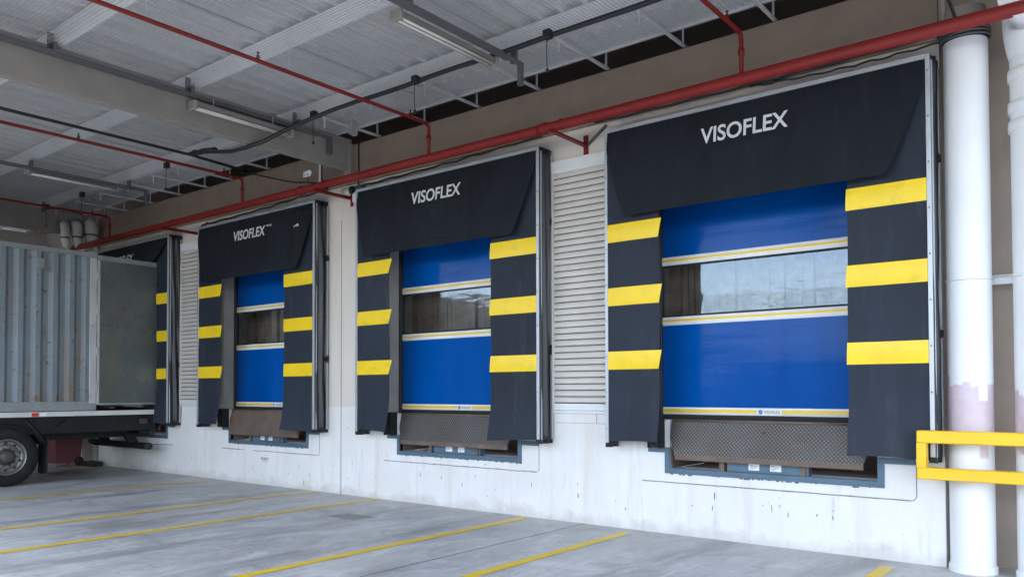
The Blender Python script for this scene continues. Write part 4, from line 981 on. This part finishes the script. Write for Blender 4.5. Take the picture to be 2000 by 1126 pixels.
# ------------------------------------------------------------------ trailer under it
TX, TY1 = -13.68, -0.20
tr = thing('semi_trailer', (TX, TY1, 0), 'flatbed container trailer with rusty white side rail and black chassis', 'trailer')
tw_ = 1.235; TL = 13.4
for sx in (-1, 1):
    MB().box(sx * tw_, sx * (tw_ - 0.07), -TL, 0.0, 1.165, 1.252, c=0.006).build('side_rail', M['bed'], tr)
    MB().box(sx * (tw_ - 0.10), sx * (tw_ - 0.16), -TL, -0.05, 0.86, 1.164, c=0.004).build('side_beam', M['chassis'], tr)
    MB().box(sx * 0.55, sx * 0.43, -TL, -0.05, 0.72, 1.16, c=0.006).build('chassis_beam', M['chassis'], tr)
MB().box(-tw_ + 0.071, tw_ - 0.071, -TL, 0.0, 1.19, 1.25).build('bed_plate', M['chassis'], tr)
for i in range(9):
    MB().box(-tw_ + 0.17, tw_ - 0.17, -0.4 - i * 1.5, -0.32 - i * 1.5, 0.98, 1.14).build('cross_member', M['chassis'], tr)
MB().box(-tw_ + 0.08, tw_ - 0.08, -0.12, -0.03, 0.84, 1.16, c=0.006).build('rear_beam', M['chassis'], tr)
MB().box(tw_ - 0.155, tw_ - 0.075, -0.35, -0.20, 0.985, 1.085, c=0.006).build('side_lamp', M['hub'], tr)
MB().box(tw_, tw_ + 0.012, -2.28, -2.17, 1.175, 1.235, c=0.004).build('marker_lamp', M['red_lamp'], tr)
MB().box(tw_, tw_ + 0.006, -2.15, -2.04, 1.18, 1.23, c=0.002).build('reflector', M['label'], tr)
# under-run bar on slanted arms
ub = MB(); zb_ = 0.545
ub.tube([(-1.18, -0.26, zb_ + 0.03), (-1.08, -0.18, zb_), (1.05, -0.16, zb_), (1.20, -0.18, zb_ + 0.005), (1.27, -0.26, zb_ + 0.015)], [0.045, 0.066, 0.066, 0.066, 0.05], 12); uo = ub.build('underrun_bar', M['chassis'], tr)
for X in (-0.62, 0.55):
    MB().prism([(-0.44, 0.86), (-0.20, 0.86), (-0.10, 0.585), (-0.26, 0.585)], 'x', X - 0.06, X + 0.06).build('bar_arm', M['chassis'], uo)
MB().box(0.62, 1.0, -0.28, -0.10, 0.78, 0.90, c=0.01).build('lamp_board', M['chassis'], tr)
wire_ = MB(); wire_.tube([(1.22, -0.18, 0.585), (1.40, 0.0, 0.58), (1.52, 0.12, 0.575)], 0.006, 6); wire_.build('loose_wire', M['chassis'], tr)
def wheel_meshes():
    ty = MB(); ty.lathe([(0.29, -0.26), (0.36, -0.285), (0.46, -0.28), (0.495, -0.25), (0.50, -0.22), (0.50, -0.04), (0.495, -0.02), (0.46, -0.004), (0.40, 0.012), (0.34, 0.006), (0.30, -0.012), (0.285, -0.02)], (0, 0, 0), 'x', 56)
    for k in range(28):       # tread blocks' grooves along the shoulder
        t = 2 * math.pi * k / 28
    rm = MB(); rm.lathe([(0.305, -0.012), (0.302, 0.004), (0.290, 0.006), (0.278, -0.01), (0.268, -0.06), (0.255, -0.085), (0.225, -0.075), (0.205, -0.060), (0.165, -0.045), (0.15, -0.045), (0.11, -0.045)], (0, 0, 0), 'x', 56)
    ho = MB()
    for k in range(10):
        t = 2 * math.pi * (k + 0.5) / 10
        ho.lathe([(0.0, 0.0), (0.025, 0.0), (0.026, -0.01)], (-0.064, 0.222 * math.cos(t), 0.222 * math.sin(t)), 'x', 12)
    hb2 = MB(); hb2.lathe([(0.15, -0.044), (0.115, -0.04), (0.11, 0.02), (0.095, 0.045), (0.06, 0.055), (0.0, 0.056)], (0, 0, 0), 'x', 28)
    for k in range(10):
        t = 2 * math.pi * k / 10
        hb2.lathe([(0.014, -0.045), (0.014, -0.02), (0.0, -0.018)], (0, 0.155 * math.cos(t), 0.155 * math.sin(t)), 'x', 8)
    return ty.mesh('tyre', M['tyre']), rm.mesh('rim', M['rim']), ho.mesh('rim_holes', M['rubber']), hb2.mesh('hub', M['hub'])
wm = wheel_meshes()
WY = -2.84 - TY1
for yy in (WY, WY - 1.31, WY - 2.62):
    for sx in (-1, 1):
        w = bpy.data.objects.new('wheel', None); col.objects.link(w); w.parent = tr; w.location = (sx * (tw_ - 0.02), yy, 0.50); w.rotation_euler = (0, 0, 0 if sx > 0 else math.pi)
        for nm_, me in zip(('tyre', 'rim', 'rim_hole_ring', 'hub'), wm): link_mesh(nm_, me, w)
    q = MB(); q.tube([(-1.0, yy, 0.5), (1.0, yy, 0.5)], 0.07, 12); q.build('axle', M['chassis'], tr)
for sx in (-1, 1):
    MB().box(sx * (tw_ - 0.02), sx * (tw_ - 0.42), WY + 0.63, WY + 0.645, 0.16, 0.80, c=0.002).build('mudflap', M['rubber'], tr)
    q = MB(); q.tube([(sx * (tw_ - 0.10), WY + 0.30, 1.12), (sx * (tw_ - 0.04), WY + 0.62, 0.68)], 0.035, 8); q.tube([(sx * (tw_ - 0.10), WY + 0.95, 1.10), (sx * (tw_ - 0.08), WY + 0.62, 0.86)], 0.012, 6); q.build('flap_stay', M['chassis'], tr)
    q = MB()   # mudguard over the last axle
    q.grid(lambda u, v, sx=sx: (sx * (tw_ - 0.03 - 0.36 * u), WY + 0.60 * math.cos(R(20 + 140 * v)), 0.48 + 0.58 * math.sin(R(20 + 140 * v))), 2, 16); q.build('mudguard', M['chassis'], tr, solid=0.006)

# ------------------------------------------------------------------ yard behind the photographer (seen only in the door windows)
yb_ = thing('yard_building', (-20, -55, 0), 'long low grey warehouse across the yard, mirrored in the door windows', 'building')
MB().box(-60, 40, -12, 0, 0, 4.6).build('wall', M['yard_wall'], yb_)
MB().box(-60.5, 40.5, -12.5, 0.5, 4.601, 5.0).build('roof', M['tray'], yb_)
for i in range(12):
    MB().box(-55 + i * 8, -51 + i * 8, 0.002, 0.06, 0.0, 3.6).build('gate', M['tray'], yb_)

for Yc, Zc, lab in ((-19.0, 4.35, 'lowest of the overhead cables across the yard, mirrored in the nearest window'), (-20.0, 4.85, 'middle of the overhead cables across the yard, mirrored in the nearest window'), (-21.5, 5.35, 'highest of the overhead cables across the yard, mirrored in the nearest window')):
    cable('overhead_cable', [(-60 + i * 4, Yc, Zc - 0.12 * math.sin((i % 10) / 10 * math.pi)) for i in range(26)], 0.045, M['black'], lab, 'cable', 'overhead cables across the yard')
